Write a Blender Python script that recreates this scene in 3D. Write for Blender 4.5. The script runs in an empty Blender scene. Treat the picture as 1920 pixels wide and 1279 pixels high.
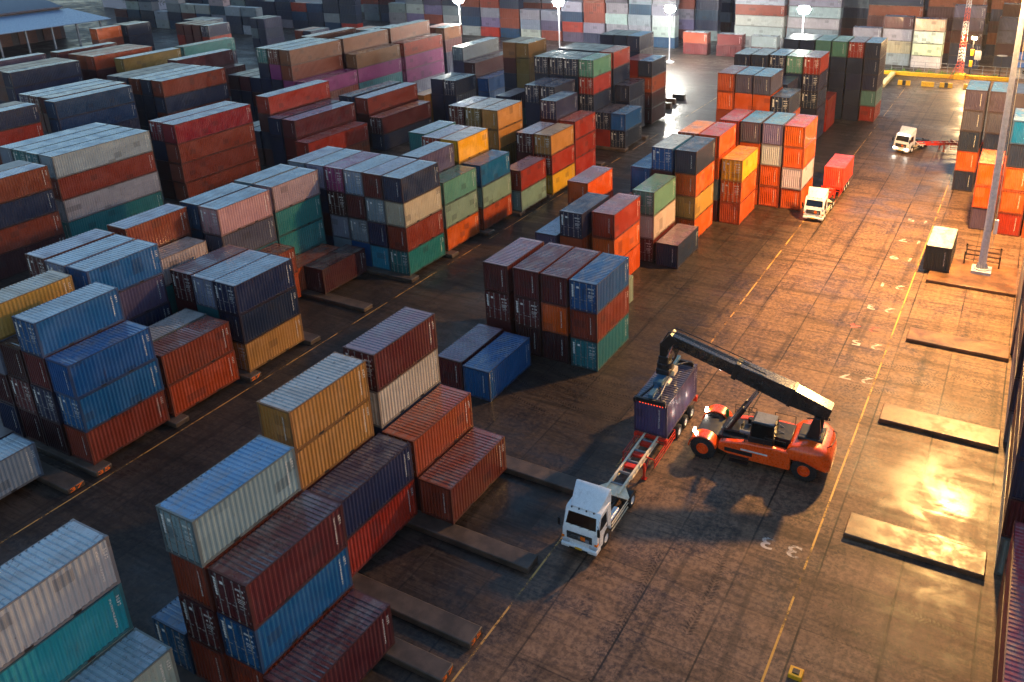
import bpy, math, random
import numpy as np
from mathutils import Vector, Matrix
R = math.radians
SC = bpy.context.scene
COL = SC.collection

# ------------------------------------------------------------------ camera
cam_d = bpy.data.cameras.new("camera"); cam = bpy.data.objects.new("camera", cam_d); COL.objects.link(cam)
YAW, PITCH, ROLL = -0.49419813, 0.36494681, -0.02248997
CAMP = Vector((0.0, 0.0, 36.263))
_fw = Vector((math.sin(YAW)*math.cos(PITCH), math.cos(YAW)*math.cos(PITCH), -math.sin(PITCH)))
_r = Vector((math.cos(YAW), -math.sin(YAW), 0)); _u = _r.cross(_fw)
_r2 = math.cos(ROLL)*_r + math.sin(ROLL)*_u; _u2 = -math.sin(ROLL)*_r + math.cos(ROLL)*_u
_m = Matrix((_r2, _u2, -_fw)).transposed().to_4x4(); _m.translation = CAMP
cam.matrix_world = _m
cam_d.sensor_width = 36.0; cam_d.sensor_fit = 'HORIZONTAL'
cam_d.lens = 1593.53/1920*36.0
cam_d.shift_x = -124.97/1920; cam_d.shift_y = -229.03/1920
cam_d.clip_end = 3000; cam_d.clip_start = 0.5
SC.camera = cam

# ------------------------------------------------------------------ sky at dusk, exposure
SUN_EL, SUN_AZ = 1.0, 60.0
w = bpy.data.worlds.new("World"); SC.world = w; w.use_nodes = True
nt = w.node_tree; bg = nt.nodes["Background"]
sky = nt.nodes.new("ShaderNodeTexSky"); sky.sky_type = 'NISHITA'; sky.sun_disc = False
sky.sun_elevation = R(SUN_EL); sky.sun_rotation = R(SUN_AZ); sky.altitude = 10; sky.air_density = 1.0; sky.dust_density = 0.6; sky.ozone_density = 2.2
nt.links.new(sky.outputs[0], bg.inputs[0]); bg.inputs[1].default_value = 0.15
SC.view_settings.view_transform = 'Standard'; SC.view_settings.look = 'None'
SC.view_settings.exposure = 3.1; SC.view_settings.gamma = 1.0
LAMP_MAIN = 13500.0
LAMP_DOWN = 25000.0      # sodium floodlights on the near mast (W)
LAMP_FAR = 1100.0
SC.render.engine = 'CYCLES'

# ------------------------------------------------------------------ helpers
def s2l(c): return tuple(((v/255)/12.92 if v/255 <= 0.04045 else ((v/255+0.055)/1.055)**2.4) for v in c)
def tag(o, label=None, cat=None, group=None, kind=None):
    if label: o['label'] = label
    if cat: o['category'] = cat
    if group: o['group'] = group
    if kind: o['kind'] = kind
    return o
def empty(name, loc=(0,0,0), rz=0.0):
    o = bpy.data.objects.new(name, None); COL.objects.link(o); o.location = loc; o.rotation_euler = (0,0,rz); o.empty_display_size = .3
    return o
class MB:
    def __init__(s): s.v = []; s.f = []
    def add(s, vs, fs, M=None):
        n = len(s.v)
        for v in vs: s.v.append(tuple(M @ Vector(v)) if M else tuple(v))
        for f in fs: s.f.append(tuple(n+i for i in f))
        return s
    def box(s, x0, x1, y0, y1, z0, z1, M=None):
        v = [(x0,y0,z0),(x1,y0,z0),(x1,y1,z0),(x0,y1,z0),(x0,y0,z1),(x1,y0,z1),(x1,y1,z1),(x0,y1,z1)]
        return s.add(v, [(3,2,1,0),(4,5,6,7),(0,1,5,4),(1,2,6,5),(2,3,7,6),(3,0,4,7)], M)
    def beam(s, a, b, w, h=None, up=(0,0,1)):
        a = Vector(a); b = Vector(b); d = (b-a); L = d.length
        if L < 1e-6: return s
        d.normalize(); h = h or w
        x = Vector(up).cross(d)
        if x.length < 1e-4: x = Vector((1,0,0))
        x.normalize(); z = d.cross(x)
        M = Matrix((x, d, z)).transposed().to_4x4(); M.translation = a
        return s.box(-w/2, w/2, 0, L, -h/2, h/2, M)
    def taper(s, a, b, wa, ha, wb, hb, up=(0,0,1)):
        a = Vector(a); b = Vector(b); d = (b-a).normalized(); x = Vector(up).cross(d).normalized(); z = d.cross(x)
        v = []
        for p, w_, h_ in ((a,wa,ha),(b,wb,hb)):
            for sx, sz in ((-1,-1),(1,-1),(1,1),(-1,1)): v.append(p + x*sx*w_/2 + z*sz*h_/2)
        return s.add(v, [(3,2,1,0),(4,5,6,7),(0,1,5,4),(1,2,6,5),(2,3,7,6),(3,0,4,7)])
    def cyl(s, a, b, r, r2=None, n=16, cap=True):
        a = Vector(a); b = Vector(b); d = (b-a).normalized(); r2 = r if r2 is None else r2
        x = d.orthogonal().normalized(); y = d.cross(x); v = []
        for p, rr in ((a,r),(b,r2)):
            for i in range(n):
                t = 2*math.pi*i/n; v.append(p + x*rr*math.cos(t) + y*rr*math.sin(t))
        f = [(i, (i+1) % n, n+(i+1) % n, n+i) for i in range(n)]
        if cap: f += [tuple(reversed(range(n))), tuple(range(n, 2*n))]
        return s.add(v, f)
    def tube(s, pts, r, n=8):
        for a, b in zip(pts[:-1], pts[1:]): s.cyl(a, b, r, n=n)
        return s
    def lathe(s, prof, c, axis='x', n=28):
        # prof: list of (axial, radius)
        v = []; m = len(prof)
        for i in range(n):
            t = 2*math.pi*i/n
            for a_, r_ in prof:
                p = (a_, r_*math.cos(t), r_*math.sin(t)) if axis == 'x' else (r_*math.cos(t), r_*math.sin(t), a_)
                v.append((p[0]+c[0], p[1]+c[1], p[2]+c[2]))
        f = []
        for i in range(n):
            j = (i+1) % n
            for k in range(m-1): f.append((i*m+k, i*m+k+1, j*m+k+1, j*m+k))
        return s.add(v, f)
    def prism(s, poly, a, b, plane='xz', M=None):
        # poly in (p,q); extruded from a to b along the third axis
        n = len(poly); v = []
        for t in (a, b):
            for p, q in poly:
                v.append({'xz':(p,t,q), 'yz':(t,p,q), 'xy':(p,q,t)}[plane])
        f = [tuple(range(n)), tuple(reversed(range(n, 2*n)))] + [(i, n+i, n+(i+1) % n, (i+1) % n) for i in range(n)]
        return s.add(v, f, M)
    def loft(s, secs, close=True):
        n = len(secs[0]); v = [p for q in secs for p in q]; f = []
        for k in range(len(secs)-1):
            for i in range(n):
                j = (i+1) % n; f.append((k*n+i, k*n+j, (k+1)*n+j, (k+1)*n+i))
        if close: f += [tuple(reversed(range(n))), tuple(range((len(secs)-1)*n, len(secs)*n))]
        return s.add(v, f)
    def mesh(s, name, smooth=True):
        me = bpy.data.meshes.new(name); me.from_pydata(s.v, [], s.f); me.update()
        import bmesh
        bm = bmesh.new(); bm.from_mesh(me); bmesh.ops.recalc_face_normals(bm, faces=bm.faces); bm.to_mesh(me); bm.free()
        if smooth:
            me.shade_smooth(); me.set_sharp_from_angle(angle=R(32))
        return me
    def build(s, name, mat, parent=None, bevel=0, seg=2, smooth=True):
        me = s.mesh(name, smooth); me.materials.append(mat)
        o = bpy.data.objects.new(name, me); COL.objects.link(o)
        if parent: o.parent = parent
        if bevel:
            b = o.modifiers.new('bevel', 'BEVEL'); b.width = bevel; b.segments = seg; b.limit_method = 'ANGLE'; b.angle_limit = R(30); b.harden_normals = False
        return o

# ------------------------------------------------------------------ materials
def mat_new(name):
    m = bpy.data.materials.new(name); m.use_nodes = True; return m, m.node_tree, m.node_tree.nodes["Principled BSDF"]
def N(nt, t, **kw):
    n = nt.nodes.new(t)
    for k, v in kw.items():
        if isinstance(k, str) and hasattr(n, k): setattr(n, k, v)
    return n
def noise(nt, vec, scale, detail=4, rough=.6, dist=0.0):
    n = nt.nodes.new('ShaderNodeTexNoise'); n.inputs['Scale'].default_value = scale; n.inputs['Detail'].default_value = detail
    n.inputs['Roughness'].default_value = rough; n.inputs['Distortion'].default_value = dist
    if vec: nt.links.new(vec, n.inputs['Vector'])
    return n.outputs['Fac']
def ramp(nt, fac, a, b, ca=0.0, cb=1.0):
    n = nt.nodes.new('ShaderNodeMapRange'); n.inputs[1].default_value = a; n.inputs[2].default_value = b
    n.inputs[3].default_value = ca; n.inputs[4].default_value = cb; n.interpolation_type = 'SMOOTHSTEP'
    nt.links.new(fac, n.inputs[0]); return n.outputs[0]
def math_(nt, op, a, b=None, c=None):
    n = nt.nodes.new('ShaderNodeMath'); n.operation = op
    for i, v in enumerate((a, b, c)):
        if v is None: continue
        if isinstance(v, (int, float)): n.inputs[i].default_value = v
        else: nt.links.new(v, n.inputs[i])
    return n.outputs[0]
def mix(nt, fac, a, b, mode='MIX'):
    n = nt.nodes.new('ShaderNodeMix'); n.data_type = 'RGBA'; n.blend_type = mode
    for i, v in ((0, fac), (6, a), (7, b)):
        if isinstance(v, (int, float)): n.inputs[i].default_value = v
        elif isinstance(v, tuple): n.inputs[i].default_value = (*v[:3], 1)
        else: nt.links.new(v, n.inputs[i])
    return n.outputs[2]
def mapping(nt, vec, scale=(1,1,1), loc=None):
    n = nt.nodes.new('ShaderNodeMapping'); n.inputs['Scale'].default_value = scale
    nt.links.new(vec, n.inputs['Vector'])
    if loc is not None: nt.links.new(loc, n.inputs['Location'])
    return n.outputs[0]
def simple(name, rgb, rough=.5, metal=0.0, var=.25, scale=3.0, emis=None, es=0, coat=0.0, dirt=0.0):
    m, nt, b = mat_new(name); tc = nt.nodes.new('ShaderNodeTexCoord').outputs['Object']
    base = s2l(rgb); f = noise(nt, tc, scale, 5)
    col = mix(nt, ramp(nt, f, .3, .7), tuple(c*(1-var) for c in base), tuple(min(1, c*(1+var)) for c in base))
    if dirt:
        g = noise(nt, mapping(nt, tc, (2,2,.6)), 2.3, 6, .7); col = mix(nt, ramp(nt, g, .5, .75, 0, dirt), col, s2l((70,58,48)))
    nt.links.new(col, b.inputs['Base Color'])
    nt.links.new(ramp(nt, noise(nt, tc, scale*2.3, 3), .3, .7, rough*.75, min(1, rough*1.25)), b.inputs['Roughness'])
    b.inputs['Metallic'].default_value = metal; b.inputs['Coat Weight'].default_value = coat
    if emis: b.inputs['Emission Color'].default_value = (*emis, 1); b.inputs['Emission Strength'].default_value = es
    return m

def paint(name, roof=False, attr=False):
    """weathered container paint; the colour is each container's own (object colour)"""
    m, nt, b = mat_new(name)
    tc = nt.nodes.new('ShaderNodeTexCoord').outputs['Object']
    oi = nt.nodes.new('ShaderNodeObjectInfo')
    if attr:
        at = nt.nodes.new('ShaderNodeAttribute'); at.attribute_name = 'col'; base = at.outputs['Color']
        vec = tc
    else:
        base = oi.outputs['Color']
        mul = math_(nt, 'MULTIPLY', oi.outputs['Random'], 200.0)
        cx = nt.nodes.new('ShaderNodeCombineXYZ')
        for i in range(3): nt.links.new(mul, cx.inputs[i])
        vec = mapping(nt, tc, (1,1,1), cx.outputs[0])
    f1 = noise(nt, vec, .7, 5, .62)
    hs = nt.nodes.new('ShaderNodeHueSaturation'); hs.inputs['Saturation'].default_value = .92; hs.inputs['Value'].default_value = 1.28
    nt.links.new(base, hs.inputs['Color'])
    col = mix(nt, ramp(nt, f1, .42, .72, 0, .55), base, hs.outputs[0])
    if roof:
        g = noise(nt, mapping(nt, vec, (.9,.35,1)), 1.6, 6, .7, .4)
        col = mix(nt, ramp(nt, g, .42, .66, .08, .6), col, s2l((116,110,106)))
        rr = noise(nt, mapping(nt, vec, (1.4,.5,1)), 3.5, 7, .75)
        col = mix(nt, ramp(nt, rr, .56, .68, 0, .85), col, s2l((58,36,28)))
        ro = noise(nt, mapping(nt, vec, (.6,.8,1)), .8, 4, .6)
        nt.links.new(ramp(nt, ro, .35, .65, .2, .42), b.inputs['Roughness'])
        nt.links.new(ramp(nt, ro, .42, .7, 1.0, .25), b.inputs['Coat Weight']); b.inputs['Coat Roughness'].default_value = .05; b.inputs['Coat IOR'].default_value = 1.4
    else:
        g = noise(nt, mapping(nt, vec, (2.2,2.2,.28)), 2.0, 6, .7)
        col = mix(nt, ramp(nt, g, .55, .78, 0, .55), col, s2l((66,34,24)))
        g2 = noise(nt, mapping(nt, vec, (1.2,1.2,.7)), 5.5, 6, .75)
        col = mix(nt, ramp(nt, g2, .63, .70, 0, .85), col, s2l((58,28,18)))
        g3 = noise(nt, mapping(nt, vec, (1,.6,.5)), 1.1, 4, .6)
        col = mix(nt, ramp(nt, g3, .5, .8, 0, .18), col, s2l((60,56,56)))
        ss = nt.nodes.new('ShaderNodeSeparateXYZ'); nt.links.new(vec, ss.inputs[0]); cc = nt.nodes.new('ShaderNodeCombineXYZ')
        for i_, k_ in ((0, .9), (1, 1.15), (2, 1.6)): nt.links.new(math_(nt, 'FLOOR', math_(nt, 'MULTIPLY', ss.outputs[i_], k_)), cc.inputs[i_])
        wn_ = nt.nodes.new('ShaderNodeTexWhiteNoise'); nt.links.new(cc.outputs[0], wn_.inputs['Vector'])
        col = mix(nt, ramp(nt, wn_.outputs['Value'], .93, .94, 0, .35), col, hs.outputs[0])
        col = mix(nt, ramp(nt, wn_.outputs['Value'], .06, .05, 0, .35), col, s2l((40,36,40)))
        nt.links.new(ramp(nt, f1, .3, .7, .3, .5), b.inputs['Roughness']); b.inputs['Coat Weight'].default_value = .25; b.inputs['Coat Roughness'].default_value = .15
    nt.links.new(col, b.inputs['Base Color'])
    bp = nt.nodes.new('ShaderNodeBump'); bp.inputs['Strength'].default_value = .08; bp.inputs['Distance'].default_value = .05
    nt.links.new(noise(nt, vec, 2.2, 3), bp.inputs['Height']); nt.links.new(bp.outputs[0], b.inputs['Normal'])
    return m
M_PAINT = paint('container_paint'); M_ROOF = paint('container_roof_paint', roof=True); M_STUFF = paint('distant_container_paint', attr=True)
M_MARK = simple('stencil_white', (205,205,200), .6, var=.15)
M_MARKY = simple('stencil_yellow', (225,160,30), .6, var=.15)
M_GALV = simple('galvanised_bar', (150,148,145), .45, metal=.5, var=.3, scale=9)
M_BLACK = simple('black_steel', (26,26,28), .38, var=.4, dirt=.3)
M_BOOM = simple('boom_black_gloss', (30,29,30), .24, var=.3, coat=.8, dirt=.25)
M_RUBBER = simple('tyre_rubber', (27,27,29), .75, var=.3, dirt=.4)
M_GLASS = simple('dark_glass', (8,9,12), .12, var=.3)
M_WHITEP = simple('white_cab_paint', (222,222,220), .28, var=.05, coat=.4, dirt=.25)
M_CREAM = simple("cream_frame_paint", (225,208,176), .45, var=.12, dirt=.25)
M_REDP = simple('red_frame_paint', (205,48,28), .4, var=.2, dirt=.3)
M_ORANGE = simple('machine_orange', (250,84,14), .3, var=.12, coat=.5, dirt=.3)
M_CHROME = simple('steel_rod', (190,190,190), .18, metal=.9, var=.1)
M_GREY = simple('grey_paint', (120,124,130), .45, var=.15, dirt=.3)
M_CONC = simple('plinth_concrete', (70,57,48), .5, var=.45, scale=.9, dirt=.6)
M_CONC.node_tree.nodes['Principled BSDF'].inputs['Roughness'].default_value = .5
for _l in list(M_CONC.node_tree.nodes['Principled BSDF'].inputs['Roughness'].links): M_CONC.node_tree.links.remove(_l)
M_POLE = simple('galvanised_pole', (176,178,186), .42, metal=.0, var=.15, dirt=.2)
M_YEL = simple('kerb_yellow', (225,165,20), .5, var=.15, dirt=.3)
M_NUMO = simple('stencil_orange', (235,110,20), .6, var=.1)
M_HEAD = simple('headlight_lit', (255,250,240), .3, var=0, emis=(1,.93,.8), es=9)
M_HEADOFF = simple('headlight_glass', (170,175,180), .12, var=.1)
M_PLATE = simple('licence_plate', (225,170,40), .5, var=.05)
M_APRON = simple('apron_plinth', (104,72,48), .42, var=.5, scale=.6, dirt=.8)
M_GREEN = simple('extinguisher_green', (20,120,50), .4, var=.1)
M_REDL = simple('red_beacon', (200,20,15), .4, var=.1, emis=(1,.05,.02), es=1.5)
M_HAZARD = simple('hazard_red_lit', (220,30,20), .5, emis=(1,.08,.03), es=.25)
M_BLUEST = simple('spreader_blue', (44,86,112), .4, var=.25, dirt=.4)
M_LEAF = None
# ------------------------------------------------------------------ ground
def ground_mat():
    m, nt, b = mat_new('wet_concrete')
    tc = nt.nodes.new('ShaderNodeTexCoord').outputs['Object']
    sx = nt.nodes.new('ShaderNodeSeparateXYZ'); nt.links.new(tc, sx.inputs[0])
    n_big = noise(nt, tc, .045, 5, .6, .3); n_mid = noise(nt, tc, .33, 6, .68, .6); n_fine = noise(nt, tc, 3.2, 7, .75)
    n_str = noise(nt, mapping(nt, tc, (.09,.75,1)), 1.0, 6, .65, .5)     # smears left by turning tyres
    n_lane = noise(nt, mapping(nt, tc, (1.1,.05,1)), 1.0, 4, .6, .3)    # smears along the lanes
    col = mix(nt, ramp(nt, n_mid, .3, .72), s2l((50,38,34)), s2l((112,86,68)))
    col = mix(nt, ramp(nt, n_fine, .38, .62, 0, .7), col, s2l((148,114,88)))
    col = mix(nt, ramp(nt, n_str, .5, .72, 0, .6), col, s2l((30,22,19)))
    col = mix(nt, ramp(nt, n_lane, .5, .75, 0, .6), col, s2l((26,21,20)))
    def rot(v, a, sc):
        n = nt.nodes.new('ShaderNodeMapping'); n.inputs['Rotation'].default_value = (0, 0, R(a)); n.inputs['Scale'].default_value = sc; nt.links.new(v, n.inputs['Vector']); return n.outputs[0]
    sm1 = noise(nt, rot(tc, 17, (.12, 1.9, 1)), 1.0, 5, .7, .8); sm2 = noise(nt, rot(tc, -24, (.10, 1.5, 1)), 1.0, 5, .7, .8); sm3 = noise(nt, rot(tc, 62, (.09, 1.3, 1)), 1.0, 5, .7, .9)
    smask = noise(nt, tc, .07, 3, .5)
    smear = math_(nt, 'MAXIMUM', math_(nt, 'MULTIPLY', ramp(nt, sm1, .52, .66), ramp(nt, smask, .42, .55)), math_(nt, 'MULTIPLY', ramp(nt, sm2, .52, .66), ramp(nt, smask, .55, .42)))
    smear = math_(nt, 'MAXIMUM', smear, math_(nt, 'MULTIPLY', ramp(nt, sm3, .54, .68), .7))
    col = mix(nt, math_(nt, 'MULTIPLY', smear, .5), col, s2l((26,19,16)))
    spots = noise(nt, tc, 1.7, 5, .8, 1.0)
    col = mix(nt, ramp(nt, spots, .6, .7, 0, .85), col, s2l((24,22,22)))
    # slab joints every 4.12 m
    def joint(comp, off, wd):
        a = math_(nt, 'ADD', sx.outputs[comp], off); a = math_(nt, 'DIVIDE', a, 4.13); a = math_(nt, 'FRACT', a)
        a = math_(nt, 'SUBTRACT', a, .5); a = math_(nt, 'ABSOLUTE', a); a = math_(nt, 'SUBTRACT', .5, a)
        wob = math_(nt, 'MULTIPLY', math_(nt, 'SUBTRACT', noise(nt, tc, .8, 5, .8), .5), .012)
        a = math_(nt, 'ADD', a, wob)
        return ramp(nt, a, wd*.4, wd, 1, 0)
    jx = joint(0, 2.2, .019); jy = joint(1, -31.05+4.13*10, .014)
    jm = math_(nt, 'MAXIMUM', jx, math_(nt, 'MULTIPLY', jy, .6))
    fade = ramp(nt, noise(nt, tc, .12, 3), .3, .66, .25, .95)
    jm = math_(nt, 'MULTIPLY', jm, fade)
    # slab-to-slab difference
    vx = nt.nodes.new('ShaderNodeCombineXYZ')
    for i, off in ((0, 2.2), (1, 10.25)):
        nt.links.new(math_(nt, 'FLOOR', math_(nt, 'DIVIDE', math_(nt, 'ADD', sx.outputs[i], off), 4.13)), vx.inputs[i])
    wn = nt.nodes.new('ShaderNodeTexWhiteNoise'); wn.noise_dimensions = '2D'; nt.links.new(vx.outputs[0], wn.inputs['Vector'])
    slab = ramp(nt, wn.outputs['Value'], 0, 1, .88, 1.1)
    col = mix(nt, 1.0, col, slab, 'MULTIPLY')
    # cool shade painted into the bay and aisle colour, over oil and rubber black
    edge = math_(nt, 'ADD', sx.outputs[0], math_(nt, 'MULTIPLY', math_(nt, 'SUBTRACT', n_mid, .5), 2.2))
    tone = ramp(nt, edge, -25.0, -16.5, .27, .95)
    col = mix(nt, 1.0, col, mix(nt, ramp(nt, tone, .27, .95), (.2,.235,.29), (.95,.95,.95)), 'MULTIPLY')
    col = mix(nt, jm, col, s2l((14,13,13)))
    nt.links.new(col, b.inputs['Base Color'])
    wet = ramp(nt, math_(nt, 'ADD', math_(nt, 'MULTIPLY', n_big, .6), math_(nt, 'MULTIPLY', n_mid, .5)), .38, .66, .42, .66)
    wet = math_(nt, 'ADD', wet, math_(nt, 'MULTIPLY', math_(nt, 'SUBTRACT', n_str, .5), .35)); wet = math_(nt, 'SUBTRACT', wet, math_(nt, 'MULTIPLY', smear, .14))
    wet = math_(nt, 'ADD', wet, math_(nt, 'MULTIPLY', math_(nt, 'SUBTRACT', n_fine, .5), .18))
    cl = nt.nodes.new('ShaderNodeClamp'); cl.inputs[1].default_value = .22; cl.inputs[2].default_value = .62; nt.links.new(wet, cl.inputs[0])
    nt.links.new(cl.outputs[0], b.inputs['Roughness'])
    b.inputs['Specular IOR Level'].default_value = .22
    wm = ramp(nt, math_(nt, 'ADD', math_(nt, 'MULTIPLY', n_big, .55), math_(nt, 'ADD', math_(nt, 'MULTIPLY', n_mid, .35), math_(nt, 'MULTIPLY', n_str, .2))), .44, .60, .6, .08)
    nt.links.new(wm, b.inputs['Coat Weight']); nt.links.new(ramp(nt, math_(nt, 'ADD', math_(nt, 'MULTIPLY', n_mid, .5), math_(nt, 'MULTIPLY', smear, -.25)), .12, .36, .2, .38), b.inputs['Coat Roughness']); b.inputs['Coat IOR'].default_value = 1.36
    bp = nt.nodes.new('ShaderNodeBump'); bp.inputs['Strength'].default_value = .22; bp.inputs['Distance'].default_value = .02
    h = math_(nt, 'SUBTRACT', math_(nt, 'ADD', n_fine, math_(nt, 'MULTIPLY', n_mid, .35)), math_(nt, 'MULTIPLY', jm, 1.5))
    nt.links.new(h, bp.inputs['Height']); nt.links.new(bp.outputs[0], b.inputs['Normal'])
    return m
M_GROUND = ground_mat()
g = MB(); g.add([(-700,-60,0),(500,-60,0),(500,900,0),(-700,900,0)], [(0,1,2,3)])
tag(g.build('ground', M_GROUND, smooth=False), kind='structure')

def worn(name, rgb, lo=.46, hi=.56, base=0.0):
    m, nt, b = mat_new(name); out = nt.nodes['Material Output']
    tc = nt.nodes.new('ShaderNodeTexCoord').outputs['Object']
    b.inputs['Base Color'].default_value = (*s2l(rgb), 1); b.inputs['Roughness'].default_value = .4
    tr = nt.nodes.new('ShaderNodeBsdfTransparent'); mx = nt.nodes.new('ShaderNodeMixShader')
    f = math_(nt, 'ADD', math_(nt, 'MULTIPLY', noise(nt, tc, .5, 4), .6), math_(nt, 'MULTIPLY', noise(nt, tc, 6, 6, .8), .4))
    nt.links.new(ramp(nt, f, lo, hi, base, 1), mx.inputs[0]); nt.links.new(b.outputs[0], mx.inputs[1]); nt.links.new(tr.outputs[0], mx.inputs[2])
    nt.links.new(mx.outputs[0], out.inputs[0]); return m
M_LINEY = worn('worn_yellow_line', (194,142,50), .47, .6); M_LINEY2 = worn('worn_faint_line', (190,140,70), .46, .56)
M_NUM = worn('worn_white_number', (184,170,158), .46, .6); M_REDSPOT = worn('worn_red_number', (200,90,80), .44, .56)
def line(name, x0, x1, y0, y1, m, label):
    o = MB().add([(x0,y0,.004),(x1,y0,.004),(x1,y1,.004),(x0,y1,.004)], [(0,1,2,3)]).build(name, m, smooth=False)
    tag(o, kind='structure')
line('road_line', -7.19, -7.07, 14, 180, M_LINEY, '')
line('road_line', -20.8, -20.68, 8, 172, M_LINEY2, '')
line('road_line', -51.3, -51.2, 8, 176, M_LINEY2, '')
def text_bm(body, size, extrude=0.0):
    c = bpy.data.curves.new('t', 'FONT'); c.body = body; c.size = size; c.extrude = extrude; c.align_x = 'CENTER'; c.align_y = 'CENTER'
    c.offset = size*.012
    o = bpy.data.objects.new('t', c); COL.objects.link(o)
    bpy.context.view_layer.update()
    me = bpy.data.meshes.new_from_object(o.evaluated_get(bpy.context.evaluated_depsgraph_get()))
    bpy.data.objects.remove(o); bpy.data.curves.remove(c); return me
for body, x, y, rd in (('1 9',-8.85,87.5,0),('2 1',-8.8,80.2,0),('2 3',-8.9,74.8,0),('2 4',-9.5,70.4,1),('2 5',-8.8,67.4,0),('2 7',-8.5,61.6,0),('3 3',-8.8,40.6,0),('1 7',-8.7,92.8,0),('1 5',-8.8,99.5,0)):
    me = text_bm(body, 1.75); me.materials.append(M_REDSPOT if rd else M_NUM)
    o = bpy.data.objects.new('bay_number', me); COL.objects.link(o); o.location = (x, y, .005); o.rotation_euler = (0,0,math.pi); o.scale = (1.15,.8,1)
    tag(o, kind='structure')
# tyre tread marks: two curved bands of short bars each, pressed mud on the concrete
M_TREAD = worn('tyre_mud', (30,23,20), .42, .62, .5)
def tread(pts, wd=.55, step=.23):
    b = MB(); P = [Vector((*p, .0)) for p in pts]; segs = []
    for i in range(len(P)-1):
        n = max(1, int((P[i+1]-P[i]).length/step))
        for k in range(n): segs.append((P[i].lerp(P[i+1], k/n), (P[i+1]-P[i]).normalized()))
    for k, (c, d) in enumerate(segs):
        s_ = Vector((-d.y, d.x, 0))
        for side in (-1, 1):
            a = c + s_*side*.05 + d*(0 if side < 0 else step*.5); e = c + s_*side*wd/2 - d*.12 + d*(0 if side < 0 else step*.5)
            q = [a-d*.045, a+d*.045, e+d*.045, e-d*.045]
            b.add([(v.x, v.y, .0045) for v in q], [(0,1,2,3)])
    tag(b.build('tyre_track', M_TREAD, smooth=False), kind='structure')
def arc(cx, cy, r, a0, a1, n=14): return [(cx+r*math.cos(R(a0+(a1-a0)*i/n)), cy+r*math.sin(R(a0+(a1-a0)*i/n))) for i in range(n+1)]
for r_ in (11.2, 12.6, 14.0, 15.6, 17.3): tread(arc(-25.5, 63.5, r_, 236, 296))
for yy, k in ((37.6,0),(38.9,0),(36.2,.25),(34.9,.3)): tread([(-5.2,yy+.9*k),(-2.0,yy),(1.4,yy-.6)], .5)
for xx in (-14.9,): tread([(xx,26.5),(xx+.1,31),(xx-.15,37.5)], .45)
for yy in (62.6,64.6,60.2): tread([(-9,yy),(-3,yy+.3),(2.0,yy+.6)], .6)
tread([(-11.6,38.5),(-11.3,35.5),(-11.5,32)], .5)

# ------------------------------------------------------------------ concrete plinths the rows of boxes stand on
def plinth(x0, x1, yc, wd, h, num=None, nm=None, label='', grp=None, mt=None):
    o = MB().box(x0, x1, yc-wd/2, yc+wd/2, 0, h).build('concrete_plinth', mt or M_CONC, bevel=.06)
    tag(o, label, 'plinth', grp)
    if num:
        me = text_bm(num, .62); me.materials.append(nm)
        t = bpy.data.objects.new('painted_number', me); COL.objects.link(t); t.parent = o
        t.location = (x1+.004, yc, h/2); t.rotation_euler = (R(90), 0, R(90)); t.scale = (1.5,.62,1)
    return o
MID = [(18.4,1.2,'39'),(24.3,1.1,'37'),(26.8,1.25,'35'),(32.6,1.2,None),(39.8,1.25,None)]
desc = {18.4:'long concrete plinth under the lowest boxes at the bottom edge, centre block',24.3:'concrete plinth end painted with an orange 37 beside the road line',
        26.8:'concrete plinth end painted with an orange 35 beside the road line',32.6:'concrete plinth with scratched white marks on its end beside the road line',39.8:'long bare concrete plinth running behind the white truck cab'}
for yc, wd, nb in MID: plinth(-38.6, -21.05 if yc != 39.8 else -20.6, yc, wd, .42, nb, M_NUMO, desc[yc], 'concrete plinths under the boxes')
for i, (yc, nb) in enumerate(((18.6,'39'),(25.0,'37'),(27.0,'35'),(33.3,None),(40.3,'27'),(47.0,None),(53.9,None),(61.0,None),(67.9,None),(74.9,None),(81.8,None),(89.0,None),(96.2,None),(103.8,None),(111.8,None),(119.4,None))):
    ordw = ['first','second','third','fourth','fifth','sixth','seventh','eighth','ninth','tenth','eleventh','twelfth','thirteenth','fourteenth','fifteenth','sixteenth'][i]
    plinth(-70.5, -51.75, yc, 1.2, .42, nb, M_NUMO, f'{ordw} concrete plinth from the near end under the left block, by the aisle' + (f', painted {nb}' if nb else ''), 'concrete plinths under the boxes')
for i, (y0, y1) in enumerate(((43.0,45.1),(56.1,58.4),(69.3,71.6),(82.4,89.0))):
    plinth(-5.9 if i else -5.7, 2.0, (y0+y1)/2, y1-y0, .33, None, None, ['wet concrete plinth nearest the viewer on the lit apron at right','second wet concrete plinth along the lit apron at right','third wet concrete plinth, slimmest, on the lit apron','broad lit concrete slab carrying the tall lamp mast and lone green box'][i], 'concrete plinths on the right apron', M_APRON)
    if i < 4:
        for k in range(4):
            pass
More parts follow.
